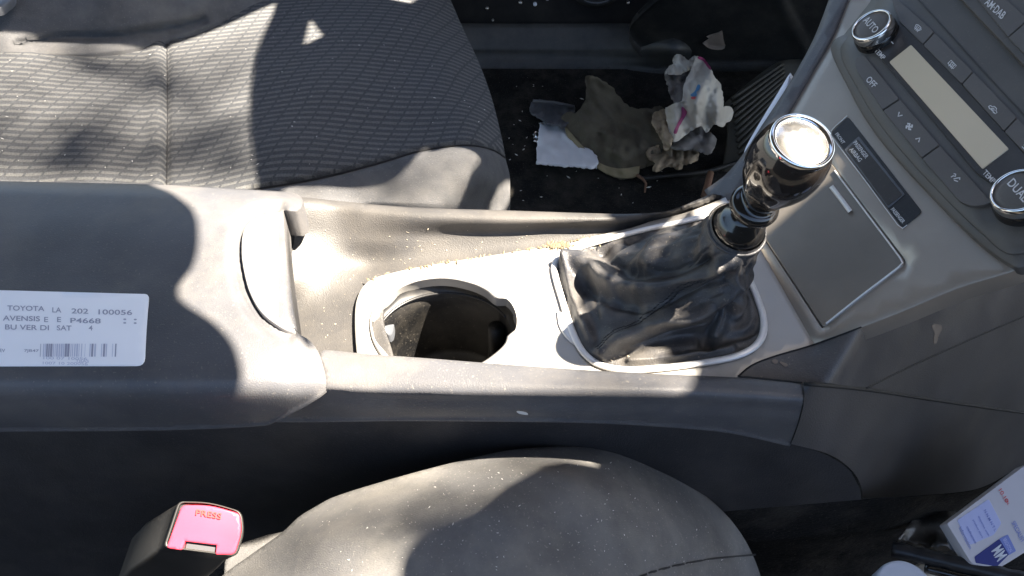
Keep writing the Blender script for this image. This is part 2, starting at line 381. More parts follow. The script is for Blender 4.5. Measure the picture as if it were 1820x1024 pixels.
# patterned seat cloth: staggered pale dashes woven in dark cloth
def pattern_mat():
    m = bpy.data.materials.new('dash_weave_fabric'); m.use_nodes = True; n = m.node_tree.nodes; l = m.node_tree.links
    b = n['Principled BSDF']; b.inputs['Roughness'].default_value = .95; b.inputs['Specular IOR Level'].default_value = .2
    geo = n.new('ShaderNodeNewGeometry'); sx = n.new('ShaderNodeSeparateXYZ')
    wob = n.new('ShaderNodeTexNoise'); wob.inputs['Scale'].default_value = 9; wob.inputs['Detail'].default_value = 1
    l.new(geo.outputs['Position'], wob.inputs['Vector'])
    mxv = n.new('ShaderNodeVectorMath'); mxv.operation = 'MULTIPLY_ADD'; mxv.inputs[1].default_value = (.012, .012, 0)
    l.new(wob.outputs['Color'], mxv.inputs[0]); l.new(geo.outputs['Position'], mxv.inputs[2]); l.new(mxv.outputs[0], sx.inputs[0])
    def mt(op, a, bb=None, c=None):
        x = n.new('ShaderNodeMath'); x.operation = op
        for i, v in enumerate((a, bb, c)):
            if v is None: continue
            if isinstance(v, (int, float)): x.inputs[i].default_value = v
            else: l.new(v, x.inputs[i])
        return x.outputs[0]
    X, Y = sx.outputs[0], sx.outputs[1]
    v = mt('DIVIDE', mt('MULTIPLY_ADD', X, -.13, Y), .0082)      # rows
    u = mt('DIVIDE', mt('MULTIPLY_ADD', Y, -.22, X), .0150)      # slanting columns
    tri = mt('ABSOLUTE', mt('SUBTRACT', mt('FRACT', v), .5))
    row = n.new('ShaderNodeMapRange'); row.interpolation_type = 'SMOOTHSTEP'; row.inputs['From Min'].default_value = .30; row.inputs['From Max'].default_value = .12; l.new(tri, row.inputs['Value'])
    tu = mt('ABSOLUTE', mt('SUBTRACT', mt('FRACT', u), .5))
    cl = n.new('ShaderNodeMapRange'); cl.interpolation_type = 'SMOOTHSTEP'; cl.inputs['From Min'].default_value = .47; cl.inputs['From Max'].default_value = .40; l.new(tu, cl.inputs['Value'])
    fac = mt('MULTIPLY', row.outputs[0], cl.outputs[0])
    nz = n.new('ShaderNodeTexNoise'); nz.inputs['Scale'].default_value = 900; l.new(geo.outputs['Position'], nz.inputs['Vector'])
    sp = n.new('ShaderNodeMapRange'); sp.inputs['From Min'].default_value = .3; sp.inputs['From Max'].default_value = .7; sp.inputs['To Min'].default_value = .7; sp.inputs['To Max'].default_value = 1.2; l.new(nz.outputs['Fac'], sp.inputs['Value'])
    mx = n.new('ShaderNodeMix'); mx.data_type = 'RGBA'; mx.inputs['A'].default_value = (.062, .064, .069, 1); mx.inputs['B'].default_value = (.112, .112, .110, 1); l.new(fac, mx.inputs['Factor'])
    ml = n.new('ShaderNodeVectorMath'); ml.operation = 'SCALE'; l.new(mx.outputs['Result'], ml.inputs[0]); l.new(sp.outputs[0], ml.inputs['Scale'])
    l.new(ml.outputs[0], b.inputs['Base Color'])
    bp = n.new('ShaderNodeBump'); bp.inputs['Strength'].default_value = .6; bp.inputs['Distance'].default_value = .0008
    l.new(mt('MULTIPLY_ADD', nz.outputs['Fac'], .5, fac), bp.inputs['Height']); l.new(bp.outputs[0], b.inputs['Normal'])
    return m
M['pattern'] = pattern_mat()

# ================================================================== SETTING
# ground outside and car floor
def rect(name, m, x0, x1, y0, y1, z, kind='structure'):
    return link(name, [(x0, y0, z), (x1, y0, z), (x1, y1, z), (x0, y1, z)], [[0, 1, 2, 3]], m, kind=kind, smooth=False)
gm = mat('gravel_ground', (.05, .05, .048), .95, var=.3)
rect('ground', gm, -60, 60, -60, 60, -.75)
flo = RBF([(-300, 60, -.24), (870, 125, -.25), (1400, 125, -.25), (900, 370, -.30), (1300, 370, -.30), (-300, 400, -.3), (1600, 100, -.25), (1900, 60, -.27)])
fl = [(-500, 118, 1), (800, 122), (1500, 124), (2100, 124, 1), (2100, 700, 1), (-500, 700, 1)]
fz = lambda x, y: flo(x, y)+.0018*np.sin(x*.07+y*.02)*np.cos(y*.09)
fa = surf('floor', M['carpet'], G, fl, fz, step=26, lip=None, kind='structure')
fb = link('footwell_floor', [(-1.2, -1.0, -.36), (1.6, -1.0, -.36), (1.6, 1.0, -.36), (-1.2, 1.0, -.36)], [[0, 1, 2, 3]], M['carpet'], kind='structure', smooth=False)
fb['kind'] = 'structure'; fb.name = 'floor_pan'
# sill along the passenger side
silc = RBF([(700, 44, -.195), (1200, 44, -.195), (700, 60, -.188), (1200, 60, -.188), (700, 82, -.196), (1200, 84, -.196), (700, 92, -.205), (1200, 96, -.205), (700, 119, -.245), (1200, 122, -.245), (1900, 122, -.245), (1900, 60, -.19)])
surf('sill', M['sill'], G, [(600, 42, 1), (1160, 42), (1950, 40, 1), (1950, 124, 1), (600, 121, 1)], lambda x, y: silc(x, y)+ridge([(600, 100), (1300, 104)], 4, -.004)(x, y), step=9, kind='structure', lip=(.001, .01))
link('low_light_wall', [(-1.2, -.80, -.7), (1.5, -.80, -.7), (1.5, -.80, .27), (-1.2, -.80, .27), (-1.2, -.86, -.7), (1.5, -.86, -.7), (1.5, -.86, .27), (-1.2, -.86, .27)], [[0, 1, 2, 3], [7, 6, 5, 4], [3, 2, 6, 7], [0, 3, 7, 4], [1, 5, 6, 2]], M['kick'], smooth=False, label='dark wall added outside the frame to block low light', cat='door')  # added unseen wall, keeps low light off the driver side of the console
# passenger door inner face, beyond the sill
door = thing('passenger_door', 'black lower face of the passenger door with a round speaker grille', 'door', tuple(P(1000, 42, -.2)+Vector((0, .02, -.01))))
yd = P(1000, 42, -.2).y+.018
DW = wallmap(yd)
surf('door_panel', M['black_plastic'], DW, rounded([(500, 46), (1900, 46), (1900, -420), (500, -420)], 10), 0, step=None, raw=True, parent=door, lip=(.001, .02))
sc = DW.pos([1062], [-42], .0)[0]
lathe('speaker_surround', M['kick'], sc, (0, -1, 0), [(.031, .000), (.033, .008), (.0375, .010), (.042, .008), (.044, .000)], door, seg=64)
lathe('speaker_ring', M['grey_plastic'], sc, (0, -1, 0), [(.0335, .009), (.0345, .0112), (.0352, .009)], door, seg=64)
lathe('speaker_cone', M['black_gloss'], sc, (0, -1, 0), [(.031, .002), (.018, .006), (.008, .008), (.0001, .009)], door, seg=64)
for (x, y, r) in ((951, 7, .0028), (866, 14, .0025), (925, 4, .003), (973, -3, .0026), (1116, 4, .0025), (876, 35, .0018)):
    p = DW.pos([x], [y], 0)[0]
    lathe('screw', M['white_plastic'] if x in (951, 973) else M['steel'], p, (0, -1, 0), [(r, 0), (r, .002), (r*.6, .0035), (.0001, .004)], door, seg=14)
# front kick panel and far bulkhead of the passenger footwell
kick = RBF([(1130, 60, -.19), (1180, 0, -.12), (1300, 100, -.21), (1400, 40, -.14), (1500, -60, -.05), (1500, 110, -.20), (1200, -60, -.06)])
surf('kick_panel', M['kick'], G, [(1120, 50), (1150, 6), (1230, -50), (1360, -90, 1), (1900, -90, 1), (1900, 120, 1), (1420, 112), (1250, 112), (1150, 92)], lambda x, y: kick(x, y)+ridge([(1370, -60), (1400, 30), (1440, 110)], 7, .006)(x, y), step=12, lip=(.001, .01), kind='structure')
surf('worn_patch', M['scuff'], G, [(1250, 76, 1), (1262, 67), (1257, 64, 1), (1277, 58), (1283, 55, 1), (1285, 72), (1287, 84), (1272, 86), (1262, 84)], lambda x, y: kick(x, y)+.003, step=6, lip=(.0002, .001), label='torn tan scuff on the dark kick trim near the crumpled paper', cat='scuff')

# ================================================================== CENTRE CONSOLE
con = thing('center_console', 'long dark grey console with armrest, silver trim panel and cup holder', 'console', (-.05, .02, -.25))
def side(y, zz, pxs, pys): return [(x, yy, zwall(x, yy, y)) for x in pxs for yy in pys]
# armrest lid
arm_st = []
for x, t0, dz in ((-340, 316, 0), (-100, 320, 0), (100, 325, 0), (300, 330, 0), (400, 334, -.001), (460, 338, -.002), (510, 342, -.005), (545, 346, -.010), (585, 350, -.016)):
    zc = .056+dz; yw = P(x, 700, zc-.010).y-.001
    arm_st.append([(x, t0, zc-.010), (x, t0+8, zc-.0055), (x, t0+22, zc-.003), (x, t0+110, zc), (x, 560, zc), (x, 640, zc-.0015), (x, 672, zc-.004), (x, 700, zc-.010), (x, 720, zwall(x, 720, yw)), (x, 745, zwall(x, 745, yw+.001)), (x, 775, zwall(x, 775, yw+.004))])
armr = Loft(arm_st)
latch_o = [(462, 384), (500, 377, 1), (504, 430), (511, 500), (524, 590, 1), (497, 579), (466, 555), (446, 522), (435, 485), (430, 445), (436, 405)]
g_out = ridge([(500, 366), (452, 374), (425, 400), (417, 450), (423, 500), (440, 545), (472, 582), (512, 603)], 9, -.0035)
g_in = ridge([(500, 376), (460, 383), (434, 406), (428, 446), (433, 487), (444, 524), (465, 558), (497, 582), (524, 592)], 4.5, -.004)
arm_z = lambda x, y: armr(x, y)+g_out(x, y)+g_in(x, y)
arm_ol = [(-340, 316, 1), (-100, 320), (100, 324), (300, 329), (460, 338), (522, 343), (536, 352), (536, 366), (527, 374, 1), (503, 372, 1), (506, 430), (514, 500), (527, 592, 1), (548, 604), (563, 622), (572, 645), (578, 672), (577, 692),
          (560, 706), (530, 724), (490, 744), (470, 752), (300, 760), (0, 763), (-340, 766, 1)]
surf('armrest_lid', M['console'], G, arm_ol, arm_z, step=6, depf=lambda x, y: np.clip((700-y)/90, .05, 1.0), lip=(.0010, .02), parent=con)
lat_z = lambda x, y: armr(x, y)+.0003-.0012*((x-465)/60)**2
surf('lid_latch', M['silver'], G, latch_o, lat_z, step=7, lip=(.0012, .008), parent=con)
# dark body below the lid, behind seat
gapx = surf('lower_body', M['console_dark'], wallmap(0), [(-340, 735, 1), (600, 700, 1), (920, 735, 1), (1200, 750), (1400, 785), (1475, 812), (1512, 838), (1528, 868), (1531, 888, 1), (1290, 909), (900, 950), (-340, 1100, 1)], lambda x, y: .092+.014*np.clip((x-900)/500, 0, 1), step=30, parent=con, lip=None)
# tray with far rail
pan_z0 = lambda x: (x-640)*.00004
tray_st = []
for x, top, ys_ in ((505, 350, (430, 500, 560, 640)), (540, 351, (425, 490, 560, 640)), (600, 357, (425, 480, 560, 640)), (650, 362, (425, 480, 560, 640)), (720, 368, (424, 476, 560, 640)), (800, 371, (420, 466, 540, 600)), (900, 374.5, (415, 450, 500, 560)), (1000, 377.5, (405, 434, 480, 520)), (1060, 379, (400, 421, 450, 500)), (1120, 379.5, (396, 404, 440, 500)), (1159, 376, (386, 391, 420, 480)), (1219, 362, (371, 376, 400, 450)), (1264, 343, (357, 361, 400, 450)), (1310, 310, (325, 330, 380, 420))):
    fl_ = pan_z0(x)-.004; za = .010 if x > 560 else .018-.0001*(x-505); zb = fl_ if x > 620 else .008-(x-505)*.00009; bw = float(np.interp(x, [900, 1060, 1159, 1264], [1, .8, .42, .42])); rz_ = float(np.interp(x, [500, 600, 1130, 1310], [.034, .024, .026, .031]))
    tray_st.append([(x, top, rz_-.002), (x, top+5*bw, rz_), (x, top+13*bw, rz_-.0004), (x, top+20*bw, rz_-.002)]+[(x, ys_[0], max(za, fl_+.006)), (x, ys_[1], zb), (x, ys_[2], fl_), (x, ys_[3], fl_)])
tray = Loft(tray_st)
surf('tray_and_far_rail', M['tray'], G, [(512, 352, 1), (540, 351), (600, 357), (700, 366), (800, 371), (900, 374), (1050, 379), (1120, 380), (1185, 375), (1240, 355), (1264, 344, 1), (1286, 348, 1), (1252, 367), (1219, 376), (1159, 391), (1119, 404), (1050, 424), (990, 441), (900, 462), (780, 480), (700, 500), (680, 560), (690, 660), (560, 670, 1), (505, 600, 1)],
     tray, step=6.5, lip=(.0015, .03), parent=con)
# near rail (driver side)
nst = []
for x, t, b in ((480, 620, 694), (572, 624, 700), (650, 631, 705), (760, 639, 708), (900, 649, 711), (1060, 660, 714), (1200, 667, 716), (1330, 673, 722), (1430, 682, 729)):
    zt = .036+(x-572)*.000006; yw = P(x, b, zt-.008).y-.001
    nst.append([(x, t-6, zt-.006), (x, t, zt-.0015), (x, t+7, zt), (x, (t+b)/2, zt+.0005), (x, b-12, zt-.002), (x, b, zt-.008), (x, b+20, zwall(x, b+20, yw)), (x, b+42, zwall(x, b+42, yw+.001)), (x, b+80, zwall(x, b+80, yw+.003))])
nrf = Loft(nst)
W0 = -(P(1430, 729, .036+(1430-572)*.000006-.008).y-.001)
def smin(a, b_, k=.005): return -k*np.logaddexp(-a/k, -b_/k)+k*.25
surf('near_rail', M['console'], G, [(569, 630), (574, 623), (590, 623), (650, 629), (760, 637), (900, 648), (1060, 659), (1200, 666), (1330, 672), (1426, 681, 1), (1428, 705), (1420, 745), (1405, 789, 1), (1300, 766), (1200, 756), (1060, 748), (900, 745), (700, 744), (560, 746), (488, 746, 1), (535, 722), (562, 704), (576, 690), (579, 668), (574, 645)],
     nrf, step=6.5, depf=lambda x, y: np.where(x > 1400, .06, np.clip((690-y)/50, .06, 1.0)), lip=(.0010, .016), parent=con)
surf('lid_gap_shade', M['unit_gap'], G, [(528, 374, 1), (532, 378), (527, 405), (519, 450), (514, 482, 1), (511, 440), (515, 400)], lambda x, y: tray(x, y)+.0012, step=6, lip=None, parent=con)  # black patch laid on the tray as the shade at the lid corner
# silver trim panel
pan_z = lambda x, y: .000+(x-640)*.00004
ELL = [(656, 576), (661, 546), (677, 523), (706, 503), (750, 491), (788, 488), (838, 496), (882, 513), (909, 535), (920, 564), (919, 588), (906, 617), (879, 643), (835, 664), (780, 671), (725, 663), (685, 643), (664, 612)]
INN = [(673, 558), (675, 547), (689, 534), (712, 513), (750, 500), (794, 497), (838, 506), (864, 518), (881, 532), (896, 531), (908, 541), (917, 560), (917, 580), (912, 591), (903, 594), (897, 611), (876, 631), (850, 647), (800, 658), (745, 655), (700, 640), (680, 620), (667, 604), (663, 588), (661, 566)]
sil_ol = [(632, 548), (640, 518), (655, 500), (675, 491), (750, 474), (900, 450), (980, 437), (1050, 421), (1119, 406), (1159, 393), (1219, 378), (1262, 362), (1298, 347, 1), (1372, 478), (1447, 612, 1), (1372, 634), (1338, 648), (1312, 668, 1), (1320, 690, 1), (1060, 690), (760, 690), (645, 690, 1), (634, 620)]
bez = [(985, 480), (990, 462), (1008, 450), (1036, 438), (1093, 422), (1152, 407), (1205, 396), (1262, 385), (1298, 396), (1314, 430), (1330, 490), (1346, 530), (1357, 566), (1355, 597), (1338, 619), (1302, 635), (1235, 647), (1169, 655), (1106, 657), (1063, 647), (1036, 625), (1016, 586), (1000, 536)]
bezc = closed(bez, 6)
surf('silver_panel', M['silver'], G, sil_ol, pan_z, holes=[closed(ELL, 6), bezc], step=14, lip=(.001, .012), parent=con)
# cup holder ring and liner
def ringmesh(name, m, outer, inner, zf, top, parent, k=6):
    """ring between two pixel loops resampled by angle, with a rounded crown"""
    n = 120
    def res(L):
        L = np.array(L); c = np.array([790, 580.0]); a = np.arctan2(L[:, 1]-c[1], L[:, 0]-c[0]); o = np.argsort(a); a = a[o]; L = L[o]
        t = np.linspace(-math.pi, math.pi, n, endpoint=False); aa = np.concatenate([a-2*math.pi, a, a+2*math.pi]); LL = np.concatenate([L, L, L])
        return np.stack([np.interp(t, aa, LL[:, 0]), np.interp(t, aa, LL[:, 1])], 1)
    A, B = res(outer), res(inner); V = []; Fs = []
    for i in range(k+1):
        t = i/k; q = A*(1-t)+B*t; V.append(G.pos(q[:, 0], q[:, 1], zf(q[:, 0], q[:, 1])+top*math.sin(math.pi*min(t*1.0, 1))**.5))
    V.append(V[-1]-np.array([0, 0, .006])); V = np.concatenate(V)
    for i in range(k+1):
        for j in range(n): j2 = (j+1) % n; Fs.append([i*n+j, i*n+j2, (i+1)*n+j2, (i+1)*n+j])
    return link(name, V, Fs, m, parent), B
cup = thing('cup_holder', '', '', (0, 0, 0)); cup.parent = con; cup.location = (0, 0, 0)
del cup['label'], cup['category']
bpy.data.objects.remove(cup)
ro, IB = ringmesh('cup_ring', M['silver'], closed(ELL, 5), closed(INN, 4), pan_z, .0018, con)
top = G.pos(IB[:, 0], IB[:, 1], pan_z(IB[:, 0], IB[:, 1])-.001); cc = top.mean(0)
rad = .5*(top[:, 0].max()-top[:, 0].min()); n = len(top)
ang = np.arctan2(top[:, 1]-cc[1], top[:, 0]-cc[0])
V = [top]
for dz, s, mix in ((.004, 1.01, .1), (.008, 1.0, .5), (.010, .95, .9), (.0105, .93, 1), (.03, .925, 1), (.066, .90, 1), (.070, .86, 1), (.0705, .70, 1), (.072, .66, 1), (.072, .02, 1)):
    circ = np.stack([cc[0]+rad*s*np.cos(ang), cc[1]+rad*.86*s*np.sin(ang), np.full(n, cc[2]-dz)], 1)
    tp = cc+(top-cc)*s; tp[:, 2] = cc[2]-dz
    V.append(tp*(1-mix)+circ*mix)
K = len(V); V = np.concatenate(V); Fs = []
for i in range(K-1):
    for j in range(n): j2 = (j+1) % n; Fs.append([i*n+j, i*n+j2, (i+1)*n+j2, (i+1)*n+j])
link('cup_liner', V, Fs, M['cup'], con)
# inner lip ring (thin bright edge), spring tab and slot rib in the liner
a_ = np.linspace(math.radians(25), math.radians(175), 50)
tube('cup_inner_edge', M['black_plastic'], [(cc[0]+rad*.93*math.cos(t), cc[1]+rad*.80*math.sin(t), cc[2]-.011) for t in a_], .0009, con, seg=6)
def blk(name, m, px0, py0, w, h, z0, depth, parent, r=3, bev=.0008):
    return plate(name, m, G, [(px0, py0), (px0+w, py0), (px0+w, py0+h), (px0, py0+h)], z0, parent, depth=depth, bev=bev, r=r)
surf('spring_tab', M['grey_plastic'], G, [(682, 540), (690, 538), (697, 552), (699, 575), (696, 592), (690, 594), (682, 580), (678, 560)], lambda x, y: -.014+(x-690)*-.0004, step=5, lip=(.001, .006), parent=con)
p1 = np.array([cc[0]+rad*.80*math.cos(.5), cc[1]+rad*.70*math.sin(.5)])
tube('liner_rib', M['cup'], [(p1[0], p1[1], cc[2]-.020), (p1[0], p1[1], cc[2]-.045), (p1[0]-.001, p1[1], cc[2]-.069)], [.0052, .0056, .0056], con, seg=18)
# boot bezel
def loop_tube(name, m, px, zf, r, parent, sq=.7):
    q = closed(px, 5); c = G.pos(q[:, 0], q[:, 1], zf(q[:, 0], q[:, 1])); n = len(c); V = []; Fs = []; seg = 10
    for i in range(n):
        t = c[(i+1) % n]-c[i-1]; t /= np.linalg.norm(t); o = np.cross(t, [0, 0, 1.0]); o /= np.linalg.norm(o)
        for k in range(seg):
            an = 2*math.pi*k/seg; V.append(c[i]+o*r*math.cos(an)+np.array([0, 0, r*sq*math.sin(an)]))
    for i in range(n):
        i2 = (i+1) % n
        for k in range(seg): k2 = (k+1) % seg; Fs.append([i*seg+k, i*seg+k2, i2*seg+k2, i2*seg+k])
    return link(name, V, Fs, m, parent)
loop_tube('boot_bezel', M['bezel'], bez, lambda x, y: pan_z(x, y)+.0012, .0021, con)
surf('release_tab', M['bezel'], G, [(991, 553, 1), (998, 556), (1012, 585), (1026, 612, 1), (1010, 601), (995, 578)], lambda x, y: pan_z(x, y)+.0015, step=8, lip=(.0005, .002), parent=con)
# ================================================================== DASH CENTRE STACK
K1 = P(1447, 612, pan_z(1447, 0)); K2 = P(1298, 347, pan_z(1298, 0)); K1.z = pan_z(1447, 0)
uu = (K2-K1).normalized(); hz = uu.cross(Vector((0, 0, 1))).normalized()
if hz.x < 0: hz = -hz
SL = math.radians(40); ww = (hz*math.cos(SL)+Vector((0, 0, 1))*math.sin(SL)); nn = uu.cross(ww).normalized()
if nn.z < 0: nn = -nn
S = Plane(K1, nn)
def zs(x, y, h=0): return S.pos([x], [y], h)[0][2]
# lower side panel to the right of the seam
def ys(x): return -.1145-.055*np.clip((np.asarray(x, float)-1425)/400, -1, 1.6)
WY = wallmap(0)
yE = -S.pos([1820], [473], 0)[0][1]
print('stack edge y', yE)
def flare(x):
    q = (np.asarray(x, float)-1440)/395; return (-yE+.018-W0)*np.clip(.06*np.logaddexp(0, q/.06), 0, 1.5)
def wallz(x, y):
    r = rays(x, y); return CAM.z+r[:, 2]*(-(W0+flare(x))-CAM.y)/r[:, 1]
def panel_z(x, y): return smin(.0412+np.clip(np.asarray(x, float)-1425, 0, 900)*.00045, wallz(x, y), .004)
sp_ol = [(1427, 681, 1), (1520, 690), (1660, 712), (1820, 735), (1950, 752, 1), (1950, 790, 1), (1820, 830), (1740, 868), (1640, 881), (1533, 886, 1), (1531, 866), (1514, 836), (1476, 809), (1406, 789, 1), (1421, 745), (1429, 705)]
surf('lower_side_panel', M['lower_trim'], G, sp_ol, panel_z, step=7, lip=None, parent=con)

stack = thing('center_stack', 'satin grey dashboard centre panel with climate controls and dials', 'dashboard', tuple(S.at(1600, 380)+Vector((.05, 0, -.2))))
face_ol = [(1447, 612, 1), (1372, 478), (1298, 347, 1), (1340, 289), (1372, 240), (1410, 175), (1444, 110), (1470, 60), (1500, -20, 1), (1960, -60, 1), (1960, 400, 1), (1820, 473), (1700, 512), (1590, 558)]
lidp = [(1474, 288, 9), (1608, 467, 9), (1463, 580, 5), (1340, 392, 5)]
surf('face_panel', M['silver_dash'], S, face_ol, 0, step=30, lip=(.0008, .012), parent=stack, holes=[rounded([(1474, 284, 9), (1613, 467, 11), (1461, 585, 5), (1336, 392, 5)], 5)])
plate('lid_well', M['black_plastic'], S, [(1470, 276), (1620, 467), (1460, 592), (1330, 392)], -.006, stack, depth=.001)
lid = plate('storage_lid', M['lid_paint'], S, lidp, .0006, stack, depth=.006, bev=.0010, lipo=2.2)
# bright bevelled edge strips of lid
def strip(name, m, mp, pts, w, h, parent, hh=.0006, **kw):
    pts = smooth_line(pts, 12); d = np.gradient(pts, axis=0); nrm = np.stack([d[:, 1], -d[:, 0]], 1); nrm /= np.linalg.norm(nrm, axis=1)[:, None]
    A, B = pts+nrm*w/2, pts-nrm*w/2; n = len(pts)
    rows = [mp.pos(A[:, 0], A[:, 1], h-.001), mp.pos(A[:, 0], A[:, 1], h), mp.pos(pts[:, 0], pts[:, 1], h+hh), mp.pos(B[:, 0], B[:, 1], h), mp.pos(B[:, 0], B[:, 1], h-.001)]
    V = np.concatenate(rows); Fs = [[r*n+i, r*n+i+1, (r+1)*n+i+1, (r+1)*n+i] for r in range(4) for i in range(n-1)]
    return link(name, V, Fs, m, parent, **kw)
strip('lid_edge', M['bezel'], S, [(1483, 303), (1540, 379), (1600, 459), (1604, 467), (1598, 474), (1530, 526), (1468, 575)], 3.2, .0012, lid)
strip('lid_pull', M['bezel'], S, [(1477, 331), (1494, 353), (1511, 376)], 9, .0014, lid, hh=.0012)
# climate unit
unit_ol = [(1500, 62, 1), (1484, 70), (1477, 82), (1481, 100), (1505, 148), (1534, 202), (1575, 258), (1651, 341), (1739, 428), (1798, 470), (1815, 474), (1960, 420, 1), (1960, -80, 1), (1570, -80, 1), (1549, -2), (1527, 28)]
unit = surf('climate_unit', M['unit'], S, unit_ol, .004, step=40, ostep=6, lip=(.0018, .005), parent=stack, lipo=2.0)
surf('unit_trim_step', M['unit'], S, [(1512, 62, 1), (1497, 78), (1494, 92), (1500, 112), (1522, 152), (1550, 200), (1588, 250), (1660, 330), (1745, 413), (1800, 450), (1960, 410, 1), (1960, -80, 1), (1580, -80, 1), (1556, 10)], .0052, step=40, ostep=6, lip=(.001, .002), parent=unit)
TH = .0056
plate('display_surround', M['unit_dark'], S, [(1560, 96, 6), (1603, 44, 6), (1618, 50), (1830, 285, 8), (1790, 345, 8), (1735, 306)], TH+.0008, unit, depth=.003)
def btn(poly, m='unit_btn', h=TH+.0016, r=2.5, name='button'):
    return plate(name, M[m], S, poly, h, unit, depth=.003, bev=.0005, r=r, lipo=.6)
lc = plate('display', M['lcd'], S, [(1619, 80), (1792, 264), (1746, 299), (1581, 110)], TH+.0014, unit, depth=.001, r=2)
b_off = btn([(1534, 97, 4), (1597, 175), (1568, 194), (1522, 124, 6), (1519, 106, 6)])
b_fan = btn([(1599, 178), (1668, 257), (1638, 279), (1570, 197)])
b_mod = btn([(1670, 260), (1761, 359), (1748, 364, 5), (1727, 366, 9), (1706, 358, 8), (1640, 282)])
b1 = btn([(1582, -12), (1659, 56), (1640, 77), (1599, 38, 4), (1590, 15)])
b2 = btn([(1661, 59), (1728, 127), (1709, 148), (1642, 80)])
b3 = btn([(1730, 129), (1806, 208), (1784, 231), (1711, 150)])
b4 = btn([(1808, 211), (1890, 296), (1860, 312), (1786, 234)])
strip('groove', M['unit_dark'], S, [(1631, -2), (1700, 74), (1760, 140), (1850, 236)], 2.2, TH+.0001, unit, hh=.0001)
# audio panel above
aud = plate('audio_panel', M['unit'], S, [(1700, -12), (1960, 262), (1960, -120), (1640, -120)], TH+.0030, unit, depth=.005, bev=.0012, lipo=1.5)
ab = plate('button', M['unit_btn'], S, [(1722, -22), (1746, -40), (1826, 34), (1791, 64)], TH+.0042, unit, depth=.002, r=2)
ab2 = plate('button', M['unit_btn'], S, [(1829, 36), (1905, 112), (1868, 141), (1793, 67)], TH+.0042, unit, depth=.002, r=2)
wt = M['print_white']; D1 = (.72, .69)
textpix('AM·DAB', wt, S, (1769, 15), (.74, .67), 42, 15, TH+.0045, ab, vy=(.62, -.78))
textpix('OFF', wt, S, (1549, 146), (.68, .73), 20, 12, TH+.0019, b_off, vy=(.7, -.7))
textpix('TEMP', wt, S, (1564, 96), (.68, .73), 22, 9, TH+.0012, unit, vy=(.7, -.7))
textpix('TEMP', wt, S, (1758, 314), (.68, .73), 26, 10, TH+.0012, unit, vy=(.7, -.7))
# small pictograms as flat print
def poly_print(pl, par, w=1.8, h=TH+.0017, m=wt, name='pictogram'): return strip(name, m, S, pl, w, h, par, hh=.00005)
def picto(lines, c, par, sc=1.0, w=1.7, h=TH+.0018):
    V = []; Fs = []
    ex = np.array((.70, .71)); ey = np.array((.72, -.69))
    for L in lines:
        pts = np.array([np.array(c)+ex*u*sc+ey*v*sc for u, v in L]); d = np.gradient(pts, axis=0); nr_ = np.stack([d[:, 1], -d[:, 0]], 1); nr_ /= np.linalg.norm(nr_, axis=1)[:, None]+1e-9
        A, B = pts+nr_*w/2, pts-nr_*w/2; b = len(V); n_ = len(pts)
        V += list(S.pos(A[:, 0], A[:, 1], h))+list(S.pos(B[:, 0], B[:, 1], h)); Fs += [[b+i, b+i+1, b+n_+i+1, b+n_+i] for i in range(n_-1)]
    return link('pictogram', V, Fs, wt, par, smooth=False)
picto([[(-4, 3), (0, -4), (4, 3)]], (1599, 204), b_fan, w=2)
picto([[(-4, -3), (0, 4), (4, -3)]], (1632, 248), b_fan, w=2)
picto([[(-6, 1), (-3, 4), (0, 0), (3, -4), (6, -1)], [(1, 6), (4, 3), (0, 0), (-4, -3), (-1, -6)]], (1616, 225), b_fan, w=3.4)
demist = [[(-8, 3), (-4, 6), (4, 6), (8, 3), (5, -4), (-5, -4), (-8, 3)], [(-3, -7), (-2, -2), (-4, 1), (-3, 4)], [(1, -7), (2, -2), (0, 1), (1, 4)], [(5, -7), (5, -2), (4, 1), (5, 4)]]
picto(demist, (1631, 50), b1, .8, 1.3)
picto([[(-8, -4), (-8, 5), (8, 5), (8, -4), (-8, -4)], demist[1], demist[2], demist[3]], (1692, 115), b2, .85, 1.4)
picto([[(-9, -3), (-8, 1), (-4, 2), (-2, 5), (4, 5), (5, 2), (9, 1), (9, -3), (-9, -3)], [(-3, -1), (0, 2), (3, 0), (0, -2), (-3, -1)], [(-5, -5), (-5, -3)], [(5, -5), (5, -3)]], (1765, 194), b3, 1.0, 1.6)
picto([[(-6, 2), (-3, 4), (-1, 1), (-4, -1), (-5, -5)], [(0, -4), (3, 1), (6, 5)], [(2, -5), (8, -2)], [(8, 2), (5, 5)]], (1698, 315), b_mod, 1.1, 1.8)
picto([[(-5, -3), (5, -3)], [(-5, 2), (5, 2), (5, 0)]], (1822, 262), b4, 1, 1.6)
picto([[(-4, 0), (4, 0)]], (1586, 76), unit, .7, 2, h=TH+.0012)
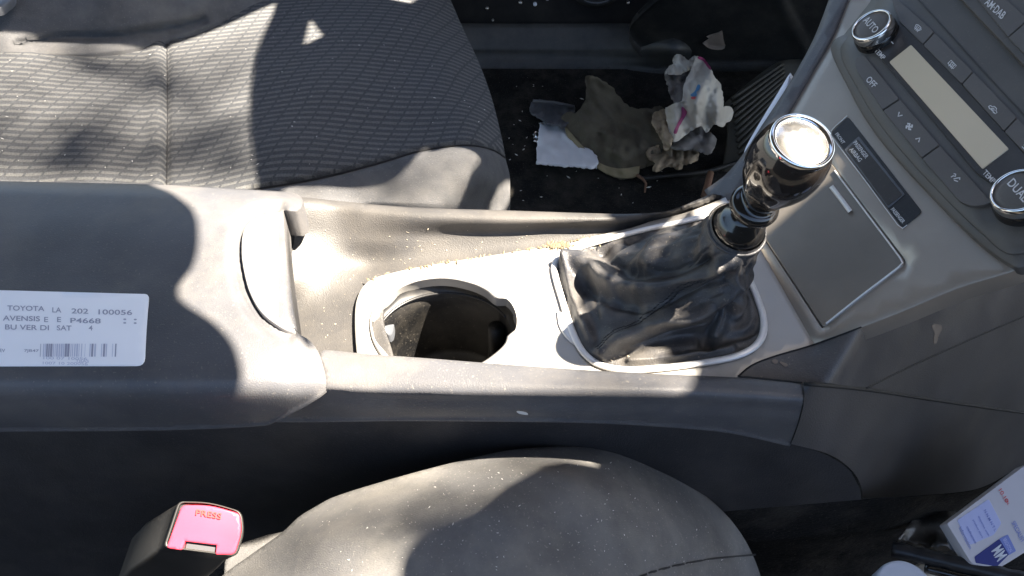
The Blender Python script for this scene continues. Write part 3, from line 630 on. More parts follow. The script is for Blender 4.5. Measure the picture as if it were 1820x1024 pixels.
# dials
def dial(cap_px, r_cap, txt, lab, tl, th, hgt=.011):
    c = S.at(cap_px[0], cap_px[1], TH+hgt); base = c-nn*hgt
    pxr = np.linalg.norm(np.array(S.at(cap_px[0]+10, cap_px[1], TH+hgt))-np.array(c))/10
    R = r_cap
    d = thing('rotary_dial', '', '', tuple(base)); del d['label']; del d['category']
    d.parent = stack; d.location = base-Vector(stack.location)
    lathe('dial_skirt', M['black_gloss'], base, nn, [(R*1.06, -.002), (R*1.05, hgt*.35), (R*.99, hgt*.45)], d)
    lathe('chrome_ring', M['chrome'], base, nn, [(R*.98, hgt*.35), (R*1.0, hgt*.5), (R*1.0, hgt*.8), (R*.97, hgt*.95), (R*.92, hgt*1.03), (R*.87, hgt*1.03), (R*.84, hgt*.96), (R*.83, hgt*.85)], d)
    lathe('dial_cap', M['unit_btn'], base, nn, [(R*.845, hgt*.84), (R*.82, hgt*.93), (R*.6, hgt*.98), (0, hgt*1.0)], d)
    textpix(txt, wt, S, cap_px, (.66, .75), tl, th, TH+hgt+.0003, d, vy=(.74, -.67))
    return d
sc_ = np.linalg.norm(np.array(S.at(1565, 43, TH))-np.array(S.at(1540, 43, TH)))/25
dial((1548, 44), .0125, 'AUTO', '', 30, 14)
dial((1810, 338), .0128, 'DUAL', '', 44, 17)
# passenger airbag indicator strip
ind = plate('indicator_panel', M['black_plastic'], S, [(1507, 208, 5), (1638, 376, 6), (1603, 404, 7), (1478, 236, 5)], .0008, stack, depth=.003, bev=.0004)
strip('panel_edge', M['bezel'], S, [(1506, 206), (1477, 233), (1477, 240), (1540, 324), (1596, 400), (1604, 406), (1612, 400)], 1.8, .0006, ind, hh=.0004)
fr = [(1526, 243, 2), (1607, 345, 3), (1579, 369, 3), (1501, 266, 3)]
plate('lamp_frame', M['grey_plastic'], S, fr, .0013, ind, depth=.001, bev=.0002)
plate('lamp_window', M['unit_dark'], S, [(1524, 248, 2), (1603, 346, 3), (1578, 365, 3), (1505, 267, 3)], .0015, ind, depth=.001, bev=.0002)
textpix('FRONT', wt, S, (1493, 246), (.60, .80), 22, 6.5, .0010, ind, vy=(.8, -.6))
textpix('PASSENGER', wt, S, (1530, 266), (.62, .78), 36, 8, .0017, ind, vy=(.8, -.6))
textpix('AIRBAG', wt, S, (1521, 275), (.62, .78), 28, 8, .0017, ind, vy=(.8, -.6))
textpix('PASSENGER', wt, S, (1596, 383), (.64, .77), 32, 7, .0010, ind, vy=(.8, -.6))
# dark edge trim on the passenger side of the stack
et = [(1252, 338, 1), (1290, 310), (1325, 268), (1352, 226), (1385, 176), (1418, 122), (1450, 60), (1480, -20, 1), (1512, -20, 1), (1478, 62), (1444, 122), (1408, 184), (1372, 246), (1340, 292), (1300, 350), (1270, 372, 1)]
surf('edge_trim', M['console'], S, et, lambda x, y: .002+0*x, step=12, lip=(.002, .03), parent=stack)
surf('pale_edge_strip', M['pale_line'], S, [(1320, 282, 1), (1326, 262), (1352, 216), (1380, 170), (1404, 130, 1), (1395, 160), (1356, 226), (1328, 270)], -.004, step=10, lip=(.0005, .004), parent=stack)  # thin pale line set just below the edge trim
# side trim below the silver face
yv = lambda x: float(ys(x))
tb = np.array([(1300, 674), (1312, 668), (1335, 650), (1372, 634), (1447, 612), (1590, 558), (1700, 512), (1820, 473), (1980, 412)], float)
tz_ = np.array([(zs(x, t) if x > 1440 else pan_z(x, t))+.0015 for x, t in tb])
def trf(x, y):
    x = np.atleast_1d(np.asarray(x, float)); y = np.atleast_1d(np.asarray(y, float))
    t0 = np.interp(x, tb[:, 0], tb[:, 1]); zt = np.interp(x, tb[:, 0], tz_); zs_ = np.mean([np.interp(x+d, tb[:, 0], tz_) for d in np.linspace(-70, 70, 15)], 0); wq = np.clip((y-t0)/28, 0, 1); wq = wq*wq*(3-2*wq); zt = zt*(1-wq)+zs_*wq; a = zt-.00010*(y-t0)
    return smin(a, wallz(x, y), .005)
surf('side_trim', M['trim_dark'], G, [(1312, 669, 1), (1335, 650), (1372, 635), (1447, 613), (1590, 559), (1700, 513), (1820, 474), (1960, 421, 1), (1960, 505, 1), (1820, 561), (1700, 613), (1610, 654), (1535, 691, 1), (1425, 681), (1340, 674)], trf, step=6, lip=None, parent=stack)
surf('lower_side_trim', M['lower_trim'], G, [(1537, 692, 1), (1610, 657), (1700, 616), (1820, 564), (1960, 508, 1), (1960, 750, 1), (1820, 733), (1660, 709)], lambda x, y: trf(x, y)-.0006, step=8, lip=None, parent=stack)

def gap_line(pts, zf, par, r=.0006, dz=.0001):
    q = smooth_line(pts, 8); w = G.pos(q[:, 0], q[:, 1], zf(q[:, 0], q[:, 1])+dz); tube('panel_gap', M['unit_gap'], list(w), r, par, seg=6)
gap_line([(1430, 682), (1535, 692), (1660, 711), (1820, 734), (1950, 751)], panel_z, stack, .0011)
gap_line([(1537, 691), (1610, 655), (1700, 614), (1820, 562), (1960, 506)], trf, stack, .0007)
gap_line([(1426, 682), (1429, 705), (1421, 745), (1406, 788)], nrf, con, .0004)
gap_line([(1312, 669), (1335, 650), (1372, 635), (1447, 612.5), (1590, 558.5), (1700, 512.5), (1820, 473.5), (1950, 424)], trf, stack, .0005)
gap_line([(1312, 670), (1370, 675), (1426, 681)], nrf, con, .0007)
# ================================================================== GEAR LEVER
N0 = P(1314, 402, .085)
def knob_top():
    lo, hi = .086, .25
    for _ in range(50):
        md = (lo+hi)/2; d = (P(1427, 250, md)-N0).length
        best = md
        if d > .072: 
            # the distance shrinks as z falls towards the nearest point
            pass
        lo, hi = lo, hi
        break
    zz = np.linspace(.09, .22, 600); dd = [abs((P(1427, 250, z)-N0).length-.074) for z in zz]
    cand = [z for z, d in zip(zz, dd) if d < .0004]
    return max(cand) if cand else zz[int(np.argmin(dd))]
zt = knob_top(); T0 = P(1427, 250, zt); AX = (T0-N0).normalized(); LT = (T0-N0).length
print('LEVER axis', AX, 'length', LT, 'z', zt)
lev = thing('gear_lever', 'gear lever with round chrome topped knob and creased black leather boot', 'gear lever', tuple(P(1180, 530, .015)))
kb = lathe('knob', M['knob'], N0, AX, [(r_*.955, t_) for r_, t_ in [(.0070, LT-.047), (.0096, LT-.047), (.0106, LT-.045), (.0116, LT-.041), (.0138, LT-.036), (.0165, LT-.030), (.0184, LT-.024), (.0191, LT-.018), (.0190, LT-.013), (.0180, LT-.0075), (.0163, LT-.0033), (.0153, LT-.0016), (.0151, LT-.0012)]], lev, seg=96)
lathe('knob_rim', M['chrome'], N0, AX, [(.0150, LT-.003), (.0149, LT-.0008), (.0143, LT+.0006), (.0130, LT+.0006), (.0122, LT-.0003)], kb, seg=96)
lathe('knob_cap', M['cap_metal'], N0, AX, [(.0124, LT-.0006), (.0108, LT+.0002), (.008, LT+.0010), (.004, LT+.0018), (0, LT+.002)], kb, seg=96)
lathe('reverse_collar', M['black_gloss'], N0, AX, [(.0065, .0175), (.0105, .0165), (.0122, .018), (.0126, .0205), (.0118, .023), (.0100, .024), (.0088, .0245), (.0082, LT-.046)], lev, seg=72)
lathe('shaft', M['black_gloss'], N0, AX, [(.0068, .002), (.0064, .012), (.0066, .022)], lev, seg=40)
lathe('boot_collar', M['black_gloss'], N0, AX, [(.0138, -.006), (.0138, .000), (.0132, .003), (.0112, .0065), (.0086, .0095), (.0075, .012), (.0062, .0125)], lev, seg=72)
# leather boot
bl = closed([((x-1170)*.985+1170, (y-527)*.98+527) for x, y in bez], 3); NB = 320
seg_l = np.linalg.norm(np.roll(bl, -1, 0)-bl, axis=1); cs = np.concatenate([[0], np.cumsum(seg_l)]); blc = np.vstack([bl, bl[:1]])
tt = np.linspace(0, cs[-1], NB, endpoint=False); bp2 = np.stack([np.interp(tt, cs, blc[:, 0]), np.interp(tt, cs, blc[:, 1])], 1)
B0 = G.pos(bp2[:, 0], bp2[:, 1], pan_z(bp2[:, 0], 0)+.0005); bc = B0.mean(0)
an = np.arctan2(B0[:, 1]-bc[1], B0[:, 0]-bc[0])
ax = np.array(AX); a1 = np.cross([0, 1, 0], ax); a1 /= np.linalg.norm(a1); a2 = np.cross(ax, a1)
NR = .0146
N1 = np.array(N0)-ax*.001+NR*(np.cos(an)[:, None]*a1+np.sin(an)[:, None]*a2)
outd = np.stack([np.cos(an), np.sin(an), 0*an], 1)
MR = 120; rings = []
for k in range(MR):
    u = k/(MR-1)
    p0 = B0; rgt = np.clip(np.cos(an+.45), 0, 1)[:, None]**1.5; far = np.clip(np.sin(an), 0, 1)[:, None]
    p1_ = B0-outd*(.010+.010*rgt+.012*far)+np.array([0, 0, .004])*(1-1.6*rgt-far); p2_ = N1+outd*(.016-.012*far-.006*rgt)-ax*.040; p3 = N1
    pos = (1-u)**3*p0+3*u*(1-u)**2*p1_+3*u*u*(1-u)*p2_+u**3*p3
    rings.append(pos)
BV = np.concatenate(rings)
def grid_normals(V, M_, N_):
    g = V.reshape(M_, N_, 3); du = np.gradient(g, axis=0); dv = np.roll(g, -1, 1)-np.roll(g, 1, 1); nrm = np.cross(dv, du); nrm /= np.linalg.norm(nrm, axis=2)[..., None]+1e-12; return nrm.reshape(-1, 3)
nb_ = grid_normals(BV, MR, NB)
if nb_[MR//2*NB:(MR//2+1)*NB, 2].mean() < 0: nb_ = -nb_
px_, py_ = proj(BV)
R_ = [ridge([(1004, 462), (1040, 472), (1075, 495), (1130, 510), (1190, 503), (1250, 490), (1300, 462)], 15, .0065),
      ridge([(1035, 510), (1085, 535), (1150, 540), (1220, 518), (1290, 490)], 13, -.005),
      ridge([(1070, 440), (1105, 478), (1150, 492), (1205, 482), (1250, 468)], 15, -.0075),
      ridge([(1150, 470), (1168, 440), (1190, 415)], 16, .0035), ridge([(1100, 460), (1130, 425)], 12, -.003), ridge([(1220, 455), (1240, 400)], 12, -.0035),
      ridge([(1070, 628), (1110, 602), (1160, 577), (1215, 562), (1270, 540), (1305, 500)], 13, .007),
      ridge([(1115, 625), (1175, 608), (1245, 600)], 11, -.0045), ridge([(1256, 612), (1270, 590), (1290, 562), (1310, 535)], 13, -.009),
      ridge([(1276, 592), (1290, 566), (1300, 540)], 5, .004), ridge([(1270, 612), (1310, 600), (1345, 588)], 8, -.003),
      ridge([(1004, 470), (1022, 530), (1050, 600)], 9, .004), ridge([(1120, 640), (1200, 636), (1300, 620)], 8, .004),
      ridge([(1080, 542), (1150, 550), (1230, 522), (1290, 497)], 3.2, -.0016), ridge([(1115, 472), (1180, 478), (1240, 456)], 3, -.0014), ridge([(1120, 614), (1190, 592), (1255, 572)], 3, -.0014), ridge([(1025, 492), (1052, 520), (1062, 560)], 3.5, -.0013), ridge([(1215, 470), (1262, 440)], 2.5, -.0012), ridge([(1225, 548), (1268, 528), (1300, 498)], 2.5, -.0011),
      ridge([(1240, 470), (1290, 452), (1335, 440)], 6, -.002), ridge([(1060, 575), (1120, 570), (1200, 545)], 14, -.003)]
back = 1-np.clip((an+2.2)/.5, 0, 0)  # folds shown by the camera side; the hidden side gets its own soft waves
uvk = np.repeat(np.linspace(0, 1, MR), NB); fade = np.clip(uvk/.07, 0, 1)*np.clip((1-uvk)/.10, 0, 1)
vw_ = np.array(CAM)-BV; vdot = (nb_*vw_).sum(1)/np.linalg.norm(vw_, axis=1); vis = vdot > 0
dsp = sum(f(px_, py_) for f in R_)*np.clip(vdot*3+.15, .1, 1)
annn = np.tile(an, MR); dsp += .0018*np.sin(uvk*22+annn*2)*np.sin(uvk*math.pi)
nzv = np.array([noise.noise(Vector(v)*45) for v in BV]); dsp += nzv*.0009
pl_ = np.array([noise.noise(Vector(v)*30) for v in BV]); dsp += .0007*np.sin(annn*21+pl_*7)*uvk**1.5*np.clip((1-uvk)/.12, 0, 1)+.0005*np.sin(annn*9+uvk*30+pl_*9)
dsp += np.array([noise.noise(Vector((v[0], v[1], v[2]*2))*160) for v in BV])*.0002
dsp += ridge([(1062, 630), (1100, 592), (1140, 568), (1185, 535), (1205, 515), (1250, 500), (1300, 478)], 1.6, -.0012)(px_, py_)
BV = BV+nb_*(dsp*fade)[:, None]
Fs = [[k*NB+i, k*NB+(i+1) % NB, (k+1)*NB+(i+1) % NB, (k+1)*NB+i] for k in range(MR-1) for i in range(NB)]
boot = link('boot', BV, Fs, M['leather'], lev)
# stitched hem below collar and the stitches down the main seam
g0 = BV.reshape(MR, NB, 3)
tube('boot_hem', M['leather'], [np.array(N0)-ax*.0035+NR*1.075*(math.cos(t)*a1+math.sin(t)*a2) for t in np.linspace(0, 2*math.pi, 73)], .0009, boot, seg=6, caps=False)
V = []; Fs = []
kd = None
from mathutils.kdtree import KDTree
kd = KDTree(len(BV))
for i in range(len(BV)): kd.insert((px_[i] if vis[i] else -999, py_[i], 0), i)
kd.balance()
seam = smooth_line([(1066, 622), (1100, 588), (1140, 563), (1185, 531), (1210, 512), (1250, 497)], 5)
for q in seam[::1]:
    for off in (-3.2, 3.2):
        _, i, _ = kd.find((q[0]+off*.6, q[1]+off*.8, 0)); c = BV[i]+nb_[i]*.0004; e = np.array([.0011, .0006, 0]); s = np.cross(nb_[i], e); s = s/np.linalg.norm(s)*.00025
        b = len(V); V += [c-e-s, c+e-s, c+e+s, c-e+s]; Fs.append([b, b+1, b+2, b+3])
link('stitching', V, Fs, M['seam'], boot, kind='stuff', smooth=False)

# ================================================================== PASSENGER SEAT
seat = thing('passenger_seat', 'passenger seat in dark cloth with woven pale dash pattern', 'seat', tuple(P(450, 180, -.30)))
s_ctrl = [(-300, 330, -.045), (-300, 100, -.03), (0, 340, -.055), (150, 340, -.062), (295, 345, -.070), (450, 345, -.064), (600, 345, -.066), (0, 200, -.045), (150, 200, -.052), (295, 200, -.066), (450, 180, -.060), (600, 180, -.062), (720, 180, -.070), (150, 80, -.052), (295, 60, -.066), (450, 0, -.06), (600, -60, -.065),
          (600, 330, -.066), (760, 20, -.076), (800, 0, -.088), (815, 30, -.096), (740, 100, -.072), (800, 120, -.080), (840, 130, -.096), (780, 220, -.075), (850, 220, -.085), (878, 230, -.100), (800, 260, -.074), (870, 270, -.088), (893, 280, -.108),
          (800, 330, -.080), (870, 320, -.095), (905, 315, -.125), (700, 375, -.078), (800, 380, -.092), (870, 360, -.120), (895, 372, -.145), (500, 345, -.062), (700, -60, -.075)]
sf = RBF(s_ctrl, 1e-6)
pipe_near = [(440, 338), (520, 326), (600, 309), (680, 288), (740, 270), (800, 260), (845, 259), (880, 268), (897, 280)]
sq1 = ridge([(296, 66), (297, 200), (295, 340)], 5, -.004); sq1b = ridge([(276, 70), (277, 340)], 14, .0028)
sq2 = ridge(pipe_near, 4, -.004)
seat_z = lambda x, y: sf(x, y)+sq1(x, y)+sq1b(x, y)+sq2(x, y)+.0015*np.sin(x*.021+y*.013)+.001*np.sin(y*.05-x*.01)
patt = [(-320, 335, 1), (-320, 90, 1), (0, 92), (150, 92), (240, 80), (292, 68), (380, 36), (440, 12), (520, -20), (560, -60, 1), (770, -60, 1), (800, 0), (822, 50), (850, 110), (872, 170), (890, 240), (898, 280, 1), (880, 268), (845, 259), (800, 260), (740, 270), (680, 288), (600, 309), (520, 326), (440, 339), (300, 345, 1)]
surf('patterned_cushion', M['pattern'], G, patt, seat_z, step=6, lip=(.001, .06), parent=seat, lipo=1)
surf('side_bolster', M['fabric_plain'], G, [(430, 341, 1), (520, 327.5), (600, 310.5), (680, 289.5), (740, 271.5), (800, 261.5), (845, 260.5), (880, 269.5), (898, 282, 1), (905, 312), (904, 345), (895, 380), (880, 420, 1), (420, 400, 1)], lambda x, y: seat_z(x, y)-.0004, step=6, lip=(.002, .10), parent=seat)
tube('piping', M['seam'], [G.at(x, y, float(seat_z(np.array([x]), np.array([y]))[0])+.0008) for x, y in smooth_line(pipe_near, 8)], .0009, seat, seg=6)
tube('cushion_seam', M['seam'], [G.at(x, y, float(seat_z(np.array([x]), np.array([y]))[0])+.0003) for x, y in smooth_line([(297, 68), (298, 200), (296, 342)], 8)], .0008, seat, seg=6)
bolf = RBF([(-300, 100, -.035), (0, 96, -.042), (150, 93, -.050), (290, 70, -.062), (400, 32, -.060), (510, -12, -.06), (0, 60, -.034), (150, 62, -.042), (250, 50, -.045), (350, 20, -.045), (0, 0, -.018), (200, 0, -.022), (0, -80, -.010), (300, -60, -.022), (-300, 0, -.01)])
surf('far_bolster', M['fabric_plain'], G, [(-320, 100, 1), (0, 98), (60, 95), (150, 93.5), (240, 83), (292, 70), (380, 39), (440, 15), (520, -16), (560, -90, 1), (-320, -90, 1)], lambda x, y: bolf(x, y)+ridge([(30, 80), (100, 68), (200, 64), (290, 52), (360, 36)], 7, -.006)(x, y), step=9, lip=(.002, .02), parent=seat)
surf('plastic_trim', M['grey_plastic'], G, [(-20, -20, 1), (22, -20, 1), (20, -4), (8, 6), (0, 12), (-20, 16, 1)], -.008, step=8, lip=(.002, .006), label='grey plastic edge at the top left corner beside the dark seat bolster', cat='trim')

# ================================================================== DRIVER SEAT
ds = thing('driver_seat', 'plain grey cloth edge of the driver seat, flecked with lint', 'seat', tuple(P(900, 1000, -.3)))
d_ctrl = [(394, 1040, -.050), (504, 944, -.040), (592, 884, -.034), (680, 856, -.030), (790, 826, -.028), (900, 801, -.028), (1009, 794, -.032), (1081, 797, -.038), (1147, 820, -.050), (1229, 864, -.072), (1284, 908, -.092), (1323, 958, -.112), (1352, 1020, -.132), (1370, 1090, -.15),
          (560, 960, -.012), (680, 900, -.008), (800, 870, -.004), (900, 850, -.002), (1009, 850, -.006), (1100, 870, -.018), (1200, 930, -.042), (1270, 1000, -.075), (600, 1040, .004), (800, 960, .008), (1000, 950, .002), (1130, 1000, -.022), (800, 1100, .016), (1050, 1100, .0), (1220, 1080, -.06)]
df = RBF(d_ctrl, 1e-6)
dsz = lambda x, y: df(x, y)+ridge([(1040, 1075), (1100, 1040), (1163, 1014), (1250, 994), (1340, 984)], 3.5, -.004)(x, y)
surf('cushion', M['fabric_driver'], G, [(330, 1090, 1), (394, 1024), (450, 983), (504, 944), (531, 919), (560, 901), (592, 884), (680, 856), (790, 826), (900, 801), (960, 795), (1009, 793), (1081, 797), (1147, 820), (1229, 864), (1284, 908), (1323, 958), (1350, 1018), (1366, 1090, 1)], dsz, step=7, lip=(.003, .2), parent=ds)
surf('rear_cushion', M['fabric_driver'], G, [(400, 1090, 1), (400, 1000), (412, 976), (440, 962), (480, 950), (520, 942, 1), (560, 1090, 1)], lambda x, y: -.075+0*x+(y-940)*.0002, step=8, lip=(.003, .1), parent=ds)
tube('cushion_seam', M['seam'], [G.at(x, y, float(dsz(np.array([x]), np.array([y]))[0])+.0004) for x, y in smooth_line([(1100, 1042), (1163, 1016), (1250, 996), (1342, 986)], 8)], .0006, ds, seg=6)

# ================================================================== SEAT BELT BUCKLE
bk = thing('seat_buckle', 'dark seat belt buckle with bright red press button', 'buckle', tuple(P(330, 980, -.06)))
bn_ = Vector((.20, -.42, .88)).normalized(); BP = Plane(P(365, 945, .012), bn_)
hl = rounded([(317, 891, 9), (372, 892, 30), (429, 909, 12), (434, 945, 20), (420, 990, 12), (290, 973, 9)], 10)
rings = []; back_c = np.array([225.0, 1010.0])
hp = BP.pos(hl[:, 0], hl[:, 1], 0.0); hc = hp.mean(0)
hin = hc+(hp-hc)*.93
away = np.array(G.at(258, 1012, -.045))-hc
rings = [hin-np.array(bn_)*.0022, hin, hc+(hp-hc)*.97+np.array(bn_)*.0008, hp, hp-np.array(bn_)*.003]
for cx_, cy_, cz_, w_ in ((360, 943, .004, 1.0), (345, 955, -.004, 1.05), (322, 972, -.016, 1.12), (300, 996, -.032, 1.16), (288, 1030, -.055, 1.15), (286, 1080, -.085, 1.12)):
    rings.append(np.array(G.at(cx_, cy_, cz_))+(hp-hc)*w_)
n = len(hl); V = np.concatenate(rings); Fs = [[k*n+i, k*n+(i+1) % n, (k+1)*n+(i+1) % n, (k+1)*n+i] for k in range(len(rings)-1) for i in range(n)]
Fs.append(list(range((len(rings)-1)*n, len(rings)*n)))
link('housing', V, Fs, M['buckle'], bk)
plate('slot_floor', M['black_plastic'], BP, [(318, 895), (428, 910), (417, 988), (294, 972)], -.0015, bk, depth=.001, r=8)
btn_px = rounded([(324, 899, 7), (372, 899, 30), (425, 914, 8), (428, 945, 14), (416, 985, 8), (384, 985, 2), (386, 968, 2), (328, 961, 2), (322, 977, 3), (297, 973, 4)], 4)
rb = surf('press_button', M['red_button'], BP, btn_px, lambda x, y: .0012+.0012*np.cos((x-365)/45)*np.cos((y-935)/40), step=6, raw=True, lip=(.0010, .003), parent=bk, lipo=1.4)
textpix('PRESS', M['red_text'], BP, (371, 914), (.985, .17), 46, 11, .0031, rb)
plate('latch_plate', M['steel'], BP, [(332, 966), (383, 973), (381, 982), (330, 975)], -.0005, bk, depth=.001, r=1)

# ================================================================== ADDRESS LABEL ON THE ARMREST
LB = lambda d: (lambda x, y: armr(x, y)+d)
stk = thing('paper_label', 'white printed label with barcode stuck on the armrest', 'label', tuple(P(60, 584, .055)))
surf('label_sheet', M['label'], G, rounded([(-150, 512), (264, 523, 7), (256, 649, 14), (-150, 650)], 6), LB(.0007), step=14, raw=True, lip=(.0001, .0006), parent=stk, lipo=.4)
class ArmMap:
    n = np.array((0, 0, 1.0))
    def pos(s, px, py, h): px = np.atleast_1d(px); py = np.atleast_1d(py); return G.pos(px, py, armr(px, py)+h)
AM = ArmMap(); ink, inkl = M['ink'], M['ink_light']
for s_, x, y, L in (('TOYOTA', 46, 548, 66), ('LA', 101, 551, 16), ('202', 142, 553, 30), ('100056', 205, 555, 60),
                    ('AVENSIS', 38, 566, 66), ('E', 82, 568, 7), ('E', 105, 568, 7), ('P4668', 152, 570, 54), (': :', 231, 571, 24),
                    ('BU VER DI', 48, 582, 78), ('SAT', 114, 583, 26), ('4', 161, 583, 7), ('7JB47', 56, 624, 26), ('SEV', 2, 623, 14)):
    textpix(s_, ink, AM, (x, y), (1, .02), L, 9 if y < 600 else 6, .00085, stk)
for s_, x, y, L in (('100 07 10056', 116, 637, 78), ('TBAS', 146, 642, 24), ('1007 10 200056', 116, 646, 80)):
    textpix(s_, inkl, AM, (x, y), (1, .02), L, 5, .00085, stk)
bars = [(72, 1, 1), (77.5, 2, 0), (80.5, 1.6, 0), (83.5, 3, 1), (87, 2.4, 1), (91, 4, 1), (95, 1.6, 0), (98, 1.3, 0), (101.5, 3, 0), (105.5, 2.6, 0), (109.5, 3, 0), (113, 2, 0), (117, 4, 1), (121.5, 4, 1), (126, 1.4, 0), (129, 1.6, 0), (133, 2.2, 0), (137, 3, 0), (140.5, 1.2, 0), (145, 1.6, 0), (151, .8, 0), (160, 2, 0), (164, 3.6, 1), (169, 3, 0), (180.5, 1.5, 0), (185, 3.5, 1), (189, 2, 0), (200, 1.2, 0), (205.5, 2.4, 1)]
V = []; Fs = []
for grp, mm_ in ((1, ink), (0, inkl)):
    V = []; Fs = []
    for x, w, g_ in bars:
        if g_ != grp: continue
        q = np.array([(x-w/2+.6, 611), (x+w/2+.6, 611), (x+w/2-.6, 634), (x-w/2-.6, 634)]); b = len(V); V += list(AM.pos(q[:, 0], q[:, 1], .00085)); Fs.append([b, b+1, b+2, b+3])
    link('barcode', V, Fs, mm_, stk, smooth=False)

# ================================================================== RUBBISH IN THE PASSENGER FOOTWELL
def crumple(amp, sc, seed=0, fold=0):
    def f(x, y):
        r = np.random.default_rng(int(seed*13+1)); v = np.zeros(len(x)); tot = 0
        wx = np.array([noise.noise(Vector((a*sc*.7, b*sc*.7, seed*3.7))) for a, b in zip(x, y)])*9; wy = np.array([noise.noise(Vector((a*sc*.7, b*sc*.7, seed*3.7+50))) for a, b in zip(x, y)])*9
        for k in range(7):
            th = r.uniform(0, math.pi); fr = sc*r.uniform(.6, 2.4); ph = r.uniform(0, 1); am = 1/(.5+fr/sc)
            q = ((x+wx)*math.cos(th)+(y+wy)*math.sin(th))*fr+ph; v += am*(np.abs(q-np.floor(q)-.5)*4-1); tot += am
        return v/tot*amp*1.6
    return f
def torn(ol, amp=.9, step=2.2):
    p = closed(ol, step); r = np.random.default_rng(len(ol)*7+int(p[0, 0])); n = r.normal(size=(len(p), 2)); n = n+np.roll(n, 1, 0)*.8+np.roll(n, 2, 0)*.4
    return p+n*amp*.7
def junk(name, m, ol, z, amp, sc, seed, label=None, cat=None, parent=None, step=4, tilt=(0, 0), mid=(1150, 220), lip=(.0006, .0025), **kw):
    c = crumple(amp, sc, seed)
    zf = lambda x, y: z+c(x, y)+tilt[0]*(x-mid[0])+tilt[1]*(mid[1]-y)
    return surf(name, m, G, torn(ol, .9), zf, step=step, raw=True, lip=lip, parent=parent, label=label, cat=cat, **kw)
FZ = lambda x, y: float(flo(np.array([x]), np.array([y]))[0])
junk('paper_sheet', M['paper'], [(961, 217, 1), (971, 220), (1006, 227, 1), (1024, 247), (1059, 277), (1062, 296, 1), (1024, 294), (990, 291), (955, 288, 1), (957, 250)], FZ(1000, 260)+.012, .0035, .03, 3, 'folded plain white paper on the footwell carpet beside the grey felt scrap', 'paper')
junk('plastic_scrap', M['grey_plastic'], [(948, 177, 1), (985, 181), (1021, 189, 1), (1019, 202), (1002, 222), (977, 218), (957, 207), (942, 195, 1)], FZ(980, 200)+.014, .003, .05, 5, 'broken grey plastic piece lying behind the white paper sheet', 'plastic scrap')
tube('plastic_rim', M['grey_plastic'], [G.at(x, y, FZ(x, y)+.018) for x, y in ((948, 179), (984, 182), (1021, 190))], .0022, bpy.data.objects['plastic_scrap'], seg=8)
ragc = RBF([(1045, 135, .075), (1062, 140, .070), (1083, 155, .055), (1045, 180, .045), (1010, 205, .022), (1040, 225, .026), (1090, 230, .022), (1120, 195, .030), (1170, 200, .030), (1180, 255, .018), (1135, 290, .014), (1100, 306, .008), (1060, 285, .010), (1100, 270, .024), (1030, 255, .012)])
rz = lambda x, y: np.array(flo(x, y))+ragc(x, y)+crumple(.004, .022, 9)(x, y)+ridge([(1045, 210), (1065, 222), (1090, 245), (1092, 262), (1080, 275)], 2.5, .0025)(x, y)+ridge([(1062, 270), (1055, 245), (1062, 232), (1082, 240)], 2, .002)(x, y)
rag = surf('felt_scrap', M['rag'], G, torn([(1043, 136), (1052, 135), (1062, 139), (1083, 152), (1100, 172), (1115, 188), (1128, 193), (1141, 194), (1160, 192), (1174, 188), (1191, 206, 1), (1190, 235), (1178, 262), (1165, 288, 1), (1150, 290), (1135, 294, 1), (1132, 308), (1118, 312), (1094, 309), (1065, 294), (1036, 262), (1012, 236), (1000, 206, 1), (1012, 200), (1024, 200), (1038, 184), (1044, 158)], .8), rz, step=4, raw=True, lip=(.001, .004), label='torn grey brown felt scrap standing up in the passenger footwell', cat='felt scrap')
surf('backing_edge', M['rag_edge'], G, [(1005, 226, 1), (1014, 236), (1037, 262), (1066, 290), (1100, 300), (1136, 296, 1), (1133, 309), (1118, 313), (1094, 311), (1065, 297), (1034, 266), (1010, 240)], lambda x, y: rz(x, y)+.0015, step=4, lip=(.0005, .002), parent=rag)
tube('twig', M['brown'], [G.at(x, y, FZ(x, y)+.010) for x, y in ((1132, 311), (1142, 318), (1148, 326), (1146, 342))], [.0022, .002, .0017, .001], seg=6, label='thin bent brown twig below the felt scrap', cat='twig')
bag = thing('paper_wrapper', 'crumpled cream paper wrapper with small blue and red print', 'paper wrapper', tuple(G.at(1220, 200, FZ(1220, 200))))
junk('back_fold', M['bag_grey'], [(1182, 127, 1), (1194, 121), (1205, 122), (1235, 124, 1), (1228, 160), (1218, 180), (1203, 184, 1), (1192, 165)], FZ(1200, 150)+.055, .008, .03, 12, parent=bag)
junk('top_fold', M['bag'], [(1183, 126, 1), (1192, 117), (1201, 114, 1), (1198, 102), (1208, 97), (1216, 103), (1224, 108), (1238, 101), (1228, 118), (1206, 128)], FZ(1205, 110)+.062, .006, .05, 14, parent=bag)
bagc = RBF([(1240, 105, .080), (1262, 130, .078), (1285, 190, .050), (1300, 200, .035), (1255, 225, .030), (1205, 235, .030), (1190, 200, .045), (1225, 150, .085), (1245, 180, .080), (1220, 220, .045), (1275, 215, .036)])
bz = lambda x, y: FZ(1240, 170)+bagc(x, y)+crumple(.012, .013, 21)(x, y)+crumple(.0018, .05, 22)(x, y)
front = surf('front_sheet', M['bag'], G, torn([(1238, 102), (1248, 105), (1256, 113), (1264, 124), (1270, 136), (1277, 146), (1282, 157), (1284, 172), (1285, 190, 1), (1292, 189), (1301, 191, 1), (1302, 201), (1298, 210), (1291, 213), (1285, 221), (1276, 216), (1268, 218), (1260, 228), (1255, 231, 1), (1248, 219), (1235, 224), (1218, 236), (1203, 246), (1192, 247, 1), (1190, 225), (1184, 192, 1), (1200, 184), (1214, 178), (1217, 150), (1228, 128)], .6), bz, step=3.4, raw=True, lip=(.0006, .003), parent=bag)
